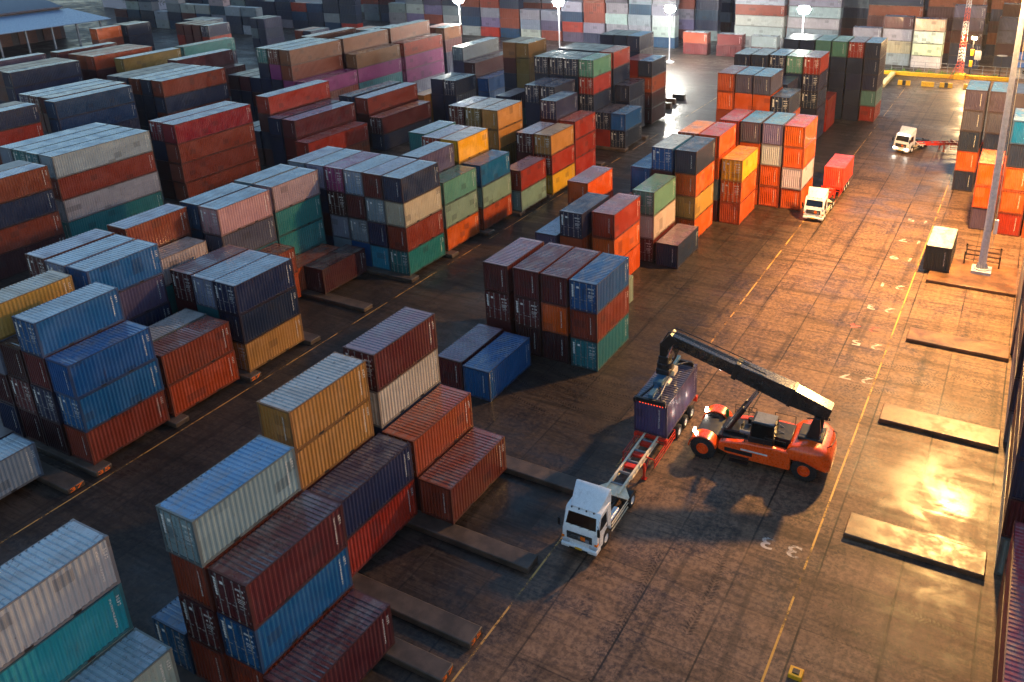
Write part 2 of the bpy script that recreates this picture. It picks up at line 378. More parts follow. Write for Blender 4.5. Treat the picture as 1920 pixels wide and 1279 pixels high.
# ------------------------------------------------------------------ shipping containers
CW, CH, L20, L40 = 2.438, 2.591, 6.058, 12.192
PAL = dict(vi=(92,80,122,'violet'), nv=(32,46,78,'navy blue'), db=(14,62,100,'dark blue'), bl=(6,96,156,'blue'), lb=(142,158,174,'pale blue'), sb=(30,146,170,'cyan blue'),
  te=(38,128,132,'teal'), gr=(96,152,132,'green'), pg=(140,172,150,'pale green'), dg=(36,70,70,'dark green'), ox=(226,92,12,'orange'), rd=(172,46,24,'red'),
  mr=(98,34,38,'maroon'), rb=(142,58,36,'rust brown'), dm=(70,28,34,'dark maroon'), cr=(158,26,44,'crimson'), br=(136,84,58,'brown'), tn=(186,146,110,'tan'),
  pe=(206,186,160,'cream'), pk=(186,160,150,'faded pink grey'), ye=(246,176,8,'yellow'), yo=(204,140,66,'mustard yellow'), ol=(146,112,58,'olive brown'),
  gy=(136,142,154,'grey'), gl=(172,176,180,'light grey'), pu=(84,78,104,'purple grey'), lv=(122,112,150,'lavender grey'), mg=(156,58,120,'magenta'), wh=(216,216,206,'white'), ob=(176,72,24,'brick orange'))
ROOFC = dict(gg=(176,172,166), lg=(150,172,184), pp=(128,96,110), bb=(72,132,178), rr=(160,60,60), ww=(226,222,200), ll=(150,150,166), tt=(170,150,120), oo=(216,140,60))
# block, x(left), y(near), length, tiers from the top down: colour [D = doors face the viewer] [/roof tone of the top one]; total tiers (0 = as listed)
ST = """
M -34.8 10.3 20 gl/lg,sb,gl/lg,dm
M -32.2 10.3 20 gl/lg,rb
M -34.8 18.5 20 blD
M -32.2 18.6 20 lbD/bb,rb,mrD,rb
M -29.6 18.7 20 mrD,blD,rb
M -27.0 18.5 20 mr
M -34.75 26.8 20 yo/gg,yo,dm,nv
M -32.15 27.0 20 nv,rd
M -34.72 33.5 20 mrD/pp,pe,nv,mr
M -32.1 33.3 20 obD,dm
M -29.5 33.2 20 rb
M -37.6 45.8 20 mr/pp
M -34.9 45.5 20 bl
M -29.5 52.9 20 blD,rb,teD
M -32.15 52.9 20 mr,ox,dm
M -34.75 52.9 20 mr,mrD,dm
M -37.6 52.9 20 mr/pp,mrD,mrD
M -32.3 60.0 20 pg
M -37.7 66.1 20 nvD,ob,pe
M -34.85 67.2 20 rd/pp,ox,ox
M -40.5 66.0 20 pu/ll,mrD
M -33.95 74.6 20 grD,pe,mrD
M -31.15 74.3 20 nv/pp
M -36.9 74.6 20 mr,dm
M -41.4 74.5 20 ox/pp,dm,mr
M -32.1 81.6 20 nv,ox,yo,ox
M -34.8 81.6 20 blD/lg,mr,mr,dm
M -37.45 81.9 20 bl,bl,nv
M -29.25 88.6 20 yeD/oo,oxD,ox
M -31.95 88.5 20 ox/rr,ox,gy,mr
M -34.5 88.5 20 oxD/oo,rb,nv,mr
M -24.2 96.0 20 ox/rr,ox,wh,ox
M -26.85 96.0 20 lv/bb,wh,ox,ox
M -29.45 95.9 20 pu/bb,ox,rb,ox
M -32.1 95.7 20 rd/rr,rb,ox,rb
M -37.4 110.1 20 ob/pp,ox,ob,rb,rb
M -34.85 110.1 20 pu/bb,ox,ob,rb,rb
M -32.35 110.0 20 pu/bb,ox,nv,rb,rb
M -29.75 110.0 20 nvD,ox,nv,rb
M -32.2 117.9 20 nv,nv,nv,nv
M -29.6 125.8 20 rdD/pp,nvD,nvD,nvD,nvD
M -32.15 125.8 20 grD,nvD,nvD,nv,nv
M -34.7 125.7 20 nvD/bb,nvD,nv,nv,nv
M -37.3 125.0 20 nv/lg,nv,nv,nv,nv
M -39.8 124.6 20 nv/lg,nv,nv,nv,nv
M -29.5 133.2 20 rd,rd
M -23.75 141.7 20 nv/bb,nv,nv,gr,rd
M -26.3 141.5 20 rdD/pp,nvD,nvD,nvD,nvD
M -28.9 141.4 20 gr,nv,nv,nv,nvD
M -31.5 141.3 20 gr,nv,nv,nv,nv
M -34.1 141.1 20 nvD,nv,nv,nv,nv
M -36.65 140.9 20 nvD,nv,nv,nv,nv
R -6.5 111.4 20 pu/bb,pu,nv,ox,nv
R -3.75 111.4 20 pu/bb,pu,nv,ox,ox
R -1.1 111.4 20 pu/bb,nv,nv,ox,rd
R 1.6 111.4 20 nv,nv,ox,rd,rd
R -3.45 98.3 20 ox,ox,pu
R -0.75 97.6 20 bl,nv,ox,ox,rd
R 1.85 97.6 20 nv,ox,rd,rd,ox
R -6.5 84.9 20 dg/ww
R 2.05 69.9 40 pu,gy,pu
R 4.65 69.9 40 nv,pu,gy
R 2.15 56.6 40 nv,pu,nv,pu,gy
R 4.75 56.6 40 nv,nv,pu,pu,gy
R 2.4 43.3 40 nv,nv,nv,mr,gy
R 5.0 43.3 40 nv,nv,nv,mr,gy
R 2.75 29.6 40 cr/cr,rb
R 5.35 29.6 40 cr/cr,rb
R 2.75 17.0 40 cr/cr,rb
L -57.4 18.7 20 lb/lg
L -60.0 18.9 20 dm
L -57.8 26.9 20 blD/lg,mr,nvD,dm
L -60.4 26.9 20 dm,mrD,dm
L -63.0 26.8 20 yo/tt,gy,dm,nv
L -55.25 27.0 20 bl/bl,blD,rb
L -62.5 33.7 20 bl/lg,pu,nv,dm
L -65.2 33.7 20 lbD/lg,nv,dm,mr
L -68.0 33.8 20 mrD/ll,nv,mr,nv
L -55.15 33.4 20 rb,ob
L -57.8 33.5 20 gy/gg,dm
L -60.3 33.5 20 dm
L -67.9 40.8 20 rb/ll,dm,nv,mr
L -65.2 40.2 20 pe/gg,te,nv
L -60.2 40.5 20 mrD/mr,mr,dm
L -57.6 40.4 20 lbD/lg,teD,nv
L -55.1 40.5 20 nvD/lg,nv,yoD
L -64.6 47.5 20 pkD/lg,pu,te,nv
L -67.3 47.6 20 db/lg,db,nv,mr
L -61.8 46.9 20 rb,ob
L -64.95 54.1 20 pk/lg,te,te,te
L -67.6 54.2 20 lb/lg,nv,te,mr
L -62.4 53.4 20 ob
L -59.9 54.3 20 dm
L -55.15 61.4 20 nv/lg,pe,rb,teD
L -57.7 61.4 20 mr/ll,lbD,nv,sb
L -60.2 61.4 20 lbD/lg,mr,lbD,bl
L -62.75 61.4 20 mgD,dmD,gy,lbD
L -65.3 61.4 20 lb/lg,nv,dm,nv
L -67.85 61.4 20 gy/ll,nv,dm,nv
L -55.4 68.3 20 gr,pg,ox
L -57.95 67.9 20 pu/lg,nv,rb,mr
L -60.6 68.0 20 mr/ll,nv,rb
L -55.25 75.1 20 bl,pg,ob
L -58.0 74.9 20 ye/gg,ol,nv,nv
L -60.6 74.9 20 rdD/ll,mr,nv,nv
L -63.3 75.9 20 te/lg,nv,nv,nv
L -54.45 82.1 20 rd/pp,pg
L -54.2 89.2 20 yoD/tt,rdD,ye
L -56.8 89.0 20 mrD/ll,mrD,mrD
L -61.75 88.8 20 yo/gg,yo,ol,nv
L -64.35 88.8 20 olD/gg,ol,nv,nv
L -66.95 88.8 20 mrD/ll,mrD,mrD,mr
L -54.75 96.6 20 rd,rd,rd
L -57.35 96.3 20 nvD,mr,mrD,nv
L -61.8 103.9 20 nvD,nvD,nv,nv
L -64.4 103.9 20 nvD,nvD,nv,nv
L -70.8 105.9 20 nv,te,nv
L -54.6 112.1 20 bl/bb,nvD
L -57.15 112.0 20 nvD,rdD
L -59.7 111.9 20 grD,rdD,nvD,nvD,nv
L -62.25 111.9 20 nvD,nvD,nvD,nv,nv
L -64.8 111.9 20 nvD,nvD,nv,nv,nv
L -67.35 111.8 20 nvD,nvD,nv,nv,nv
L -59.9 119.2 20 rd,nv,nv,nv,nv
L -62.45 119.3 20 nv,nv,nv,nv,nv
L -65.0 119.4 20 nv,nv,nv,nv,nv
L -67.5 119.5 20 nv,nv,nv,nv,nv
L -57.4 119.7 20 nv,nv,nv
L -56.7 127.0 20 nv/bb,ob,mr,mr
L -59.25 127.2 20 rd,ob,mr,mr
L -62.4 134.8 20 nv/bb,nv,nv,nv,nv
L -64.95 134.8 20 nv/bb,nv,nv,nv,nv
L -67.5 134.7 20 nv/bb,nv,nv,nv,nv
L -76.8 121.6 20 ol/tt,ol,ol,ol,br
L -79.35 121.6 20 ol/tt,mr,nv,nv,nv
Q -92.7 37.4 40 rb/ll,nv,rb,dm
Q -95.3 37.4 40 gy/lg,nv,dm,dm
Q -95.4 51.6 40 gl/lg,rb,gl,te
Q -98.0 51.6 40 teD/lg,nv,dm,dm
Q -100.6 51.7 40 teD/lg,nv,dm,dm
Q -103.2 51.7 40 gy/lg,nv,dm,dm
Q -123.4 54.9 40 nv/lg,rd,dm,nv
Q -126.0 54.9 40 mr/lg,nv,nv,nv
Q -94.95 66.8 40 cr/ll,rb,rb,rb
Q -97.55 66.9 40 crD/ll,nvD,dm,dm
Q -122.3 68.7 40 db/lg,db,nv,nv
Q -125.3 69.9 40 mr/gg,mr,nv,nv
Q -127.9 69.9 40 mrD/lg,mr,nv,nv
Q -130.5 70.0 40 puD/lg,nv,nv,nv
Q -120.4 84.5 40 rb/lg,nv,rb,nv
Q -123.0 84.4 40 nv/lg,nv,nv,nv
Q -125.6 84.3 40 rb/lg,nv,nv,nv
Q -128.2 84.2 40 nv/lg,nv,nv,nv
Q -130.8 84.2 40 nv/lg,nv,nv,nv
Q -96.0 82.9 40 rd/ll,mr,nv,mr
Q -93.2 81.9 40 nv,nv,nv
Q -90.4 81.8 40 mr/ll,mr,mrD
Q -87.5 80.9 40 rd,ob
Q -90.3 96.6 40 rb/ll,mrD,dm
Q -87.3 95.9 40 mrD/rb,nv
Q -93.6 96.6 40 nv,dm,dm
Q -98.7 82.9 40 nv,dm
Q -101.4 83.0 40 dm,nv
Q -131.3 98.0 40 mr/lg,mr,gy
Q -118.4 101.6 40 nv,dm,nv
Q -121.1 101.7 40 mr/lg,nv,nv
Q -123.8 101.7 40 dm,nv,nv
Q -120.7 114.3 40 nv,mr,nv
Q -123.4 114.4 40 nv,nv
Q -98.7 96.5 40 nv/lg,dm
Q -101.3 96.5 40 mr,dm
Q -190.5 150 20 gyD/lg,nvD,nv
Q -193.2 150 20 nvD/lg,nvD,nv
Q -195.9 150 20 nvD/lg,rdD,nv
Q -178 158 20 nv/lg,nv,nv
Q -180.7 158 20 nv/lg,gy,nv
Q -150 146 20 nv/lg,nv,nv
Q -152.7 146 20 rb/lg,nv,nv
Q -138 152 20 gy/lg,br,nv
Q -140.7 152 20 br/lg,nv,nv
Q -151.2 79.3 40 nv,nv,mr,mr
Q -153.8 79.6 40 mr/gg,mr,nv,nv
Q -156.4 79.7 40 mr/gg,mr,nv,nv
Q -164.7 81.6 40 pu/ll,mr,nv,nv
Q -152.4 94.8 40 ob,mr,nv,nv
Q -155.0 94.9 40 ob/rr,mr,nv,nv
Q -157.6 95.0 40 rb/ll,mr,nv,nv
Q -163.4 95.1 40 mr/lg,mr,nv,nv
Q -144.9 95.3 40 ol/lg,mr,nv,nv
Q -145.4 108.4 40 te,nv,nv,nv
Q -134.1 98.0 40 mr/lg,mr,nv,nv
Q -136.7 98.1 40 dm/gg,mr,nv
Q -110.5 101.6 40 br/lg,rb,mg,nv,nv
Q -113.1 101.5 40 mrD/lg,mgD,nv,nv,nv
Q -115.7 101.5 40 teD/lg,nvD,nv,nv,nv
Q -107.8 101.9 40 mg,rb,nv
Q -110.6 114.4 40 br/lg,mr,mr,nv,nv
Q -107.8 114.2 40 br,mg,te,mr
Q -117.9 113.9 40 dm/ll,nv,nv,nv,nv
Q -110.7 127.4 40 br/lg,mr,mr,nv,nv
Q -107.6 127.2 40 rd,mg,mg,gy
Q -94.3 127.5 40 gyD/lg,pu,nv,nv
Q -91.4 126.9 40 mr,mr,nv
Q -88.5 126.6 40 bl,bl
Q -88.1 112.5 20 nvD,nv,nv
Q -85.5 112.5 20 nvD,nvD,nv
Q -90.9 111.0 20 yo,yo
Q -165.3 130.6 20 nvD/lg,rdD,nv,nv
Q -168.2 130.7 20 mrD/lg,mrD,nv,nv
Q -171.1 130.8 20 mrD/lg,mrD,nv,nv
Q -174.0 130.9 20 mrD/lg,rdD,nv,nv
Q -186.1 118.2 20 ox/ll,rb,nv,nv
Q -184.9 124.7 20 nv/lg,nv,nv,nv
Q -187.5 124.7 20 nv/lg,nv,nv,nv
Q -121.5 141 20 nvD/lg,yo,nv,nv
Q -124.1 141 20 lbD/lg,nv,nv,nv
Q -118.9 141 20 ob/lg,mr,nv,nv
Q -112.0 146 20 br/lg,mr,nv,nv
Q -114.6 146 20 rb/lg,mr,nv,nv
"""
rng = random.Random(7)
BOX = []   # block,x,y,z,len,colour,doors,roof,stack id,tier,ntier, across
def zb(block, y, x): return .42 if (block == 'L' or (block == 'M' and y < 45)) else (.33 if (block == 'R' and y < 90 and x < 0) else .02)
sid = 0; STK = {}
for ln in ST.strip().splitlines():
    blk, xs, ys, ls, ts = ln.split(); x = float(xs); y = float(ys); L = L20 if ls == '20' else L40; ts = ts.split(',')
    n = len(ts); z0 = zb(blk, y, x); k = 1+(.3-z0)/(36.26-(.3+n*CH)); cx = (x+CW/2)*k; cy = (y)*k+L/2
    for i, t in enumerate(ts):
        roof = None
        if '/' in t: t, roof = t.split('/')
        BOX.append(dict(b=blk, x=cx+(rng.random()-.5)*.05, y=cy+(rng.random()-.5)*.10, z=z0+(n-1-i)*CH, L=L, c=t[:2], d=t.endswith('D'), r=roof, s=sid, t=n-1-i, n=n, a=0))
    STK[sid] = (blk, cx, cy-L/2, n); sid += 1
# rows far behind, long sides facing the viewer
def far_row(y, x0, x1, L, tiers, cols, seed, z0=.02, gap=.35):
    global sid
    r = random.Random(seed); x = x0
    while x + L < x1:
        n = tiers[r.randrange(len(tiers))]
        for i in range(n):
            BOX.append(dict(b='F', x=x+L/2+r.uniform(-.15,.15), y=y+CW/2+r.uniform(-.1,.1), z=z0+i*CH, L=L, c=cols[r.randrange(len(cols))], d=False, r='lg' if r.random() < .5 else None, s=sid, t=i, n=n, a=1))
        STK[sid] = ('F', x+L/2, y, n); sid += 1
        x += L + gap
GR = ['gy','gl','nv','gy','rb','gy','gl','pu','db','gy','rd','nv','lv','rb','gl','gy']
far_row(176, -262, -196, L20, [2,3,4], ['nv','db','nv','gy','mr','gl'], 21); far_row(190, -250, -170, L20, [3,4,5], ['nv','gy','rd','db','nv'], 22)
far_row(198, -168, -78, L20, [3,4,5], GR, 3); far_row(212, -190, -72, L20, [4,5,6], GR+['mr','rb'], 4, gap=.5)
far_row(228, -215, -66, L20, [5,6], GR+['mr','mr'], 5); far_row(246, -240, -40, L40, [6,7], GR+['mr','rb'], 6)
far_row(192, -74, -42, L20, [2,3], ['rb','mr','gy','mr','rb'], 8, gap=2.2); far_row(206, -66, -30, L40, [5,6], ['gl','gy','lb','rb','gl'], 9, gap=.8)
for (x0, y0, n, cols) in ((-35.6,196,3,['gl','nv','gy']),(-29.4,196.5,4,['gl','pe','gl','mr']),(-22.9,195,4,['wh','wh','wh','pe']),(-15.8,198,5,['nv','nv','dm','pu','pu']),(-7.2,201,4,['nv','dm','pu','pu'])):
    L = L20 if x0 < -16 else 7.6
    L = L20
    for i in range(n): BOX.append(dict(b='F', x=x0+L/2, y=y0, z=.02+i*CH, L=L, c=cols[i], d=False, r='bb' if i == n-1 else None, s=sid, t=i, n=n, a=1))
    STK[sid] = ('F', x0+L/2, y0-CW/2, n); sid += 1
far_row(214, -36, 30, L40, [6,7,8], ['mr','rb','dm','ob','nv','mr'], 12, gap=1.0); far_row(228, -60, 40, L40, [8,9], ['mr','rb','dm','nv','gy'], 13, gap=.7)
far_row(202, -7, 26, L40, [5,6], ['pu','nv','mr','rb'], 15, gap=1.2)

# how large each box shows: the 300 largest become individuals
def visible_counts():
    W, H = 480, 320; f = 1593.53*.25; cx, cy = (960+124.97)*.25, (639.5-229.03)*.25
    C = np.array(CAMP); r = np.array(_r2); u = np.array(_u2); fw = np.array(_fw)
    zb_ = np.full((H, W), 1e9); ids = np.full((H, W), -1, int)
    for k, b in enumerate(BOX):
        hx, hy = (b['L']/2, CW/2) if b['a'] else (CW/2, b['L']/2)
        P = np.array([(b['x']+sx*hx, b['y']+sy*hy, b['z']+sz*CH) for sx in (-1,1) for sy in (-1,1) for sz in (0,1)]) - C
        for face in ((0,1,3,2),(4,5,7,6),(0,1,5,4),(2,3,7,6),(1,3,7,5)):
            q = P[list(face)]; z = q@fw
            if z.min() < 1: continue
            px = cx+f*(q@r)/z; py = cy-f*(q@u)/z
            x0, x1 = max(0, int(px.min())), min(W-1, int(px.max())+1); y0, y1 = max(0, int(py.min())), min(H-1, int(py.max())+1)
            if x0 > x1 or y0 > y1: continue
            X, Y = np.meshgrid(np.arange(x0, x1+1)+.5, np.arange(y0, y1+1)+.5)
            s = 0; ins = np.ones(X.shape, bool); ins2 = ins.copy()
            for i in range(4):
                j = (i+1) % 4; e = (px[j]-px[i])*(Y-py[i])-(py[j]-py[i])*(X-px[i]); ins &= e >= 0; ins2 &= e <= 0
            m = ins | ins2
            if not m.any(): continue
            n = np.cross(q[1]-q[0], q[2]-q[0]); d = (n@q[0])
            ray = (X-cx)[..., None]/f*r-(Y-cy)[..., None]/f*u+fw; t = d/(ray@n+1e-12)
            zz = zb_[y0:y1+1, x0:x1+1]; m &= (t > 0) & (t < zz); zz[m] = t[m]; ids[y0:y1+1, x0:x1+1][m] = k
    return np.bincount(ids[ids >= 0].ravel(), minlength=len(BOX))
VIS = visible_counts(); order = np.argsort(-VIS, kind='stable')
INDIV = set(int(i) for i in order[:300] if VIS[i] > 0)
print('boxes', len(BOX), 'visible', int((VIS > 0).sum()), 'smallest individual', int(VIS[order[299]]))

def corr_wall(b, u0, u1, v0, v1, plane, pos, depth, pitch, outward, prof=(.27,.5,.77)):
    """corrugated sheet: u runs along the ridges' row, v along the ridges"""
    n = max(1, round((u1-u0)/pitch)); p = (u1-u0)/n; pts = []
    for i in range(n):
        a = u0+i*p
        pts += [(a, 0), (a+p*prof[0], 0), (a+p*prof[1], 1), (a+p*prof[2], 1)]
    pts.append((u1, 0)); vs = []; fs = []
    for u, d in pts:
        for v in (v0, v1):
            o_ = pos - outward*d*depth
            vs.append({'x':(o_, u, v), 'y':(u, o_, v), 'z':(v, u, o_)}[plane])
    for i in range(len(pts)-1): fs.append((2*i, 2*i+2, 2*i+3, 2*i+1))
    b.add(vs, fs)
def glyphs(b, rnd, n, w_, h_, place):
    """stencilled codes too small to read: little marks in a row"""
    for k in range(n):
        for i in range(3):
            for j in range(5):
                if rnd.random() < .62: place(b, k, (i+.1)*w_/3, (j+.1)*h_/5, (i+.95)*w_/3, (j+.95)*h_/5)
def container_parts(L):
    P = {}; hx, hy = CW/2, L/2; H = CH
    f = MB()
    for sx in (-1,1):
        for sy in (-1,1):
            x0, x1 = sorted((sx*hx-sx*.004, sx*(hx-.15))); y0, y1 = sorted((sy*hy-sy*.004, sy*(hy-.15)))
            f.box(x0, x1, y0, y1, .12, H-.12)
            x0, x1 = sorted((sx*hx, sx*(hx-.165))); y0, y1 = sorted((sy*hy, sy*(hy-.178)))
            f.box(x0, x1, y0, y1, 0, .118); f.box(x0, x1, y0, y1, H-.118, H)
        x0, x1 = sorted((sx*(hx-.006), sx*(hx-.07))); f.box(x0, x1, -hy+.179, hy-.179, .02, .17)
        f.box(x0, x1, -hy+.179, hy-.179, H-.09, H-.02)
    for sy in (-1,1):
        y0, y1 = sorted((sy*(hy-.006), sy*(hy-.1))); f.box(-hx+.166, hx-.166, y0, y1, .02, .16); f.box(-hx+.166, hx-.166, y0, y1, H-.13, H-.015)
    f.box(-hx+.071, hx-.071, -hy+.1, hy-.1, .1, .14)
    P['frame'] = f
    for s_, nm in ((1,'side_wall'),(-1,'side_wall_b')):
        b = MB(); corr_wall(b, -hy+.15, hy-.15, .16, H-.085, 'x', s_*(hx-.012), .04, .278, s_); P[nm] = b
    b = MB(); corr_wall(b, -hy+.3, hy-.3, -hx+.07, hx-.07, 'z', H-.012, .045, .278, 1, (.52,.68,.84))
    for sy in (-1,1):
        y0, y1 = sorted((sy*(hy-.3), sy*(hy-.1))); b.add([(-hx+.07,y0,H-.012),(hx-.07,y0,H-.012),(hx-.07,y1,H-.012),(-hx+.07,y1,H-.012)], [(0,1,2,3)])
    P['roof'] = b
    b = MB(); corr_wall(b, -hx+.15, hx-.15, .16, H-.13, 'y', hy-.02, .055, .25, 1); P['end_wall'] = b
    for s_, nm in ((-1,'door'),(1,'door_b')):
        b = MB(); x0, x1 = sorted((s_*.012, s_*(hx-.155))); y = -hy+.02
        b.box(x0, x1, y+.02, y+.06, .17, H-.14)
        n = 4; zz = [.2+(H-.4)*i/n for i in range(n+1)]
        for i in range(n): b.box(x0+.05, x1-.05, y+.002, y+.02, zz[i]+.05, zz[i+1]-.05)
        P[nm] = b
        b = MB()
        for xx in (s_*.3, s_*.78):
            b.cyl((xx, y-.012, .1), (xx, y-.012, H-.08), .022, n=6)
            for zz_ in (.16, .75, 1.25, 2.0, 2.42): b.box(xx-.06, xx+.06, y-.03, y-.003, zz_-.03, zz_+.03)
            b.box(min(xx, xx-s_*.26), max(xx, xx-s_*.26), y-.034, y-.014, 1.0, 1.035)
        for zz_ in (.35,.95,1.6,2.2): b.box(*sorted((s_*(hx-.2), s_*(hx-.06))), y-.012, y+.001, zz_-.05, zz_+.05)
        P['gear'+nm[4:]] = b
    for s_ in (-1,1): P['fork_pocket'+('' if s_ < 0 else '_b')] = MB().box(-hx-.0045, hx+.0045, s_*1.03-.18, s_*1.03+.18, .035, .15)
    # stencils
    r_ = random.Random(int(L*10)); b = MB(); X = hx+.004
    for s_ in (1,-1):
        def pl(b_, k, u0, v0, u1, v1, yy=0, zz=0):
            xs = s_*(hx-.006); y_ = hy*s_-s_*.35-s_*yy
            b_.add([(xs+s_*.003, y_-s_*u0, zz-k*.15+v0-.0), (xs+s_*.003, y_-s_*u1, zz-k*.15+v0), (xs+s_*.003, y_-s_*u1, zz-k*.15+v1), (xs+s_*.003, y_-s_*u0, zz-k*.15+v1)], [(0,1,2,3)])
        glyphs(b, r_, 11, .09, .12, lambda *a: pl(*a, yy=.25, zz=H-.5))
        glyphs(b, r_, 4, .16, .09, lambda *a: pl(*a, yy=-.12, zz=H-.55))
    xs0 = hx-.55
    glyphs(b, r_, 11, .09, .12, lambda b_, k, u0, v0, u1, v1: b_.add([(-xs0+u0, hy-.016, H-.55-k*.14+v0), (-xs0+u1, hy-.016, H-.55-k*.14+v0), (-xs0+u1, hy-.016, H-.55-k*.14+v1), (-xs0+u0, hy-.016, H-.55-k*.14+v1)], [(0,1,2,3)]))
    yq = -hy+.0185
    for (a0, a1, c0, c1) in ((.42,.95,2.02,2.14),(.5,.62,1.72,1.84),(.7,.95,1.72,1.84),(.45,.95,1.5,1.56),(.45,.95,1.4,1.45),(.45,.85,1.3,1.35),(.5,.95,1.12,1.16)):
        for q in range(6):
            u0 = a0+(a1-a0)*q/6; b.add([(u0, yq, c0), (u0+(a1-a0)/6*.68, yq, c0), (u0+(a1-a0)/6*.68, yq, c1), (u0, yq, c1)], [(0,1,2,3)])
    for q in range(7): b.add([(-1.02, yq, 1.15+q*.155), (-.87, yq, 1.15+q*.155), (-.87, yq, 1.28+q*.155), (-1.02, yq, 1.28+q*.155)], [(0,1,2,3)])
    for q in range(0): b.add([(-.95, yq, 1.5+q*.17), (-.86, yq, 1.5+q*.17), (-.86, yq, 1.64+q*.17), (-.95, yq, 1.64+q*.17)], [(0,1,2,3)])
    b.add([(-.6, yq, 1.95), (-.38, yq, 1.95), (-.38, yq, 2.12), (-.6, yq, 2.12)], [(0,1,2,3)])
    P['marking'] = b
    return P
MESHES = {}
for L in (L20, L40):
    P = container_parts(L); d = {}
    for k, b in P.items():
        me = b.mesh(k, smooth=False); me.materials.append({'roof':M_ROOF,'gear':M_GALV,'gear_b':M_GALV,'marking':M_MARK,'fork_pocket':M_BLACK,'fork_pocket_b':M_BLACK}.get(k, M_PAINT)); d[k] = me
    allb = MB()
    for k in ('frame','side_wall','side_wall_b','end_wall','door','door_b'): allb.add(P[k].v, P[k].f)
    whole = allb.mesh('container_body', smooth=False); whole.materials.append(M_PAINT); d['whole'] = whole
    MESHES[L] = d
MESH_B = {}
def child(name, me, parent, col=None):
    o = bpy.data.objects.new(name, me); COL.objects.link(o); o.parent = parent
    if col: o.color = (*col, 1)
    return o
ORD = ['','first','second','third','fourth','fifth','sixth','seventh','eighth','ninth','tenth','eleventh','twelfth','thirteenth','fourteenth','fifteenth','sixteenth','seventeenth','eighteenth','nineteenth','twentieth','twenty-first','twenty-second','twenty-third','twenty-fourth','twenty-fifth']
BN = {'M':('centre block','road'),'L':('left block','aisle'),'R':('right block','road'),'Q':('far-left block','aisle'),'F':('background','right')}
LOCN = {}
for blk in BN:
    ss = sorted((s for s in STK if STK[s][0] == blk), key=lambda s: STK[s][2]); rows = []
    for s in ss:
        if rows and STK[s][2]-STK[rows[-1][0]][2] < 3.6: rows[-1].append(s)
        else: rows.append([s])
    for ri, row in enumerate(rows, 1):
        row.sort(key=lambda s: -STK[s][1] if blk != 'R' else STK[s][1])
        for ci, s in enumerate(row, 1): LOCN[s] = (ri, ci, len(rows), len(row))
def jitter(c, r): return tuple(max(0, min(1, v*r.uniform(.86,1.14))) for v in c)
def label_of(b):
    ri, ci, nr, nc = LOCN[b['s']]; bn, side = BN[b['b']]
    tier = 'only tier' if b['n'] == 1 else ('top tier' if b['t'] == b['n']-1 else ('bottom tier' if b['t'] == 0 else f"{ORD[b['t']+1]} tier up"))
    cn = PAL[b['c']][3]; return f"{cn} container, {tier}, {ORD[ci]} stack from {side}, {ORD[ri]} row, {bn}"
def make_container(i, b, detail=True, name='shipping_container'):
    r = random.Random(i*13+5); c = jitter(tuple(v*.62 for v in s2l(PAL[b['c']][:3])), r); rc = c
    if b['r']: rc = tuple(v*.8 for v in (s2l(ROOFC[b['r']]) if b['r'] in ROOFC else s2l(PAL[b['r']][:3])))
    M = MESHES[b['L']]; e = empty(name, (b['x'], b['y'], b['z']), (0 if b['d'] else math.pi) + (math.pi/2 if b['a'] else 0) + r.uniform(-.004,.004))
    if detail:
        child('frame', M['frame'], e, tuple(v*.42+k*.3 for v, k in zip(c, (.05,.025,.02))))
        if b['L'] < 7:
            child('fork_pocket', M['fork_pocket'], e); child('fork_pocket', M['fork_pocket_b'], e)
        for nm, key in (('side_wall','side_wall'),('side_wall','side_wall_b'),('end_wall','end_wall')): child(nm, M[key], e, c)
        for s_ in ('','_b'):
            d = child('door', M['door'+s_], e, c); child('locking_gear', M['gear'+s_], d)
        child('marking', M['marking'], e)
    else: child('body', M['whole'], e, c)
    child('roof', M['roof'], e, rc)
    return e
NIND = 0
for i, b in enumerate(BOX):
    if i in INDIV:
        e = make_container(i, b, VIS[i] > 55); tag(e, label_of(b), 'shipping container', 'stacked shipping containers'); NIND += 1
# the remainder: one mass
vs = []; fs = []; cols = []
for i, b in enumerate(BOX):
    if i in INDIV: continue
    r = random.Random(i); c = jitter(tuple(v*.48 for v in s2l(PAL[b['c']][:3])), r); hx, hy = (b['L']/2, CW/2) if b['a'] else (CW/2, b['L']/2); g_ = .012
    mb = MB(); mb.box(b['x']-hx, b['x']+hx, b['y']-hy, b['y']+hy, b['z']+g_, b['z']+CH-g_)
    if VIS[i] > 0:    # corrugated long faces
        if b['a']:
            corr_wall(mb, b['x']-hx+.15, b['x']+hx-.15, b['z']+.16, b['z']+CH-.1, 'y', b['y']-hy-.045, -.03, .556, -1)
        else: corr_wall(mb, b['y']-hy+.15, b['y']+hy-.15, b['z']+.16, b['z']+CH-.1, 'x', b['x']+hx+.04, .03, .556, 1)
    n = len(vs); vs += mb.v; fs += [tuple(n+k for k in f) for f in mb.f]; cols += [c]*len(mb.f)
me = bpy.data.meshes.new('container_mass'); me.from_pydata(vs, [], fs); me.update()
at = me.attributes.new('col', 'FLOAT_COLOR', 'FACE'); at.data.foreach_set('color', np.array([(*c, 1) for c in cols], dtype=np.float32).ravel())
me.materials.append(M_STUFF); o = bpy.data.objects.new('distant_containers', me); COL.objects.link(o)
tag(o, 'mass of distant and half-hidden shipping containers filling the back of the yard', 'shipping containers', kind='stuff')
print('individual containers', NIND)
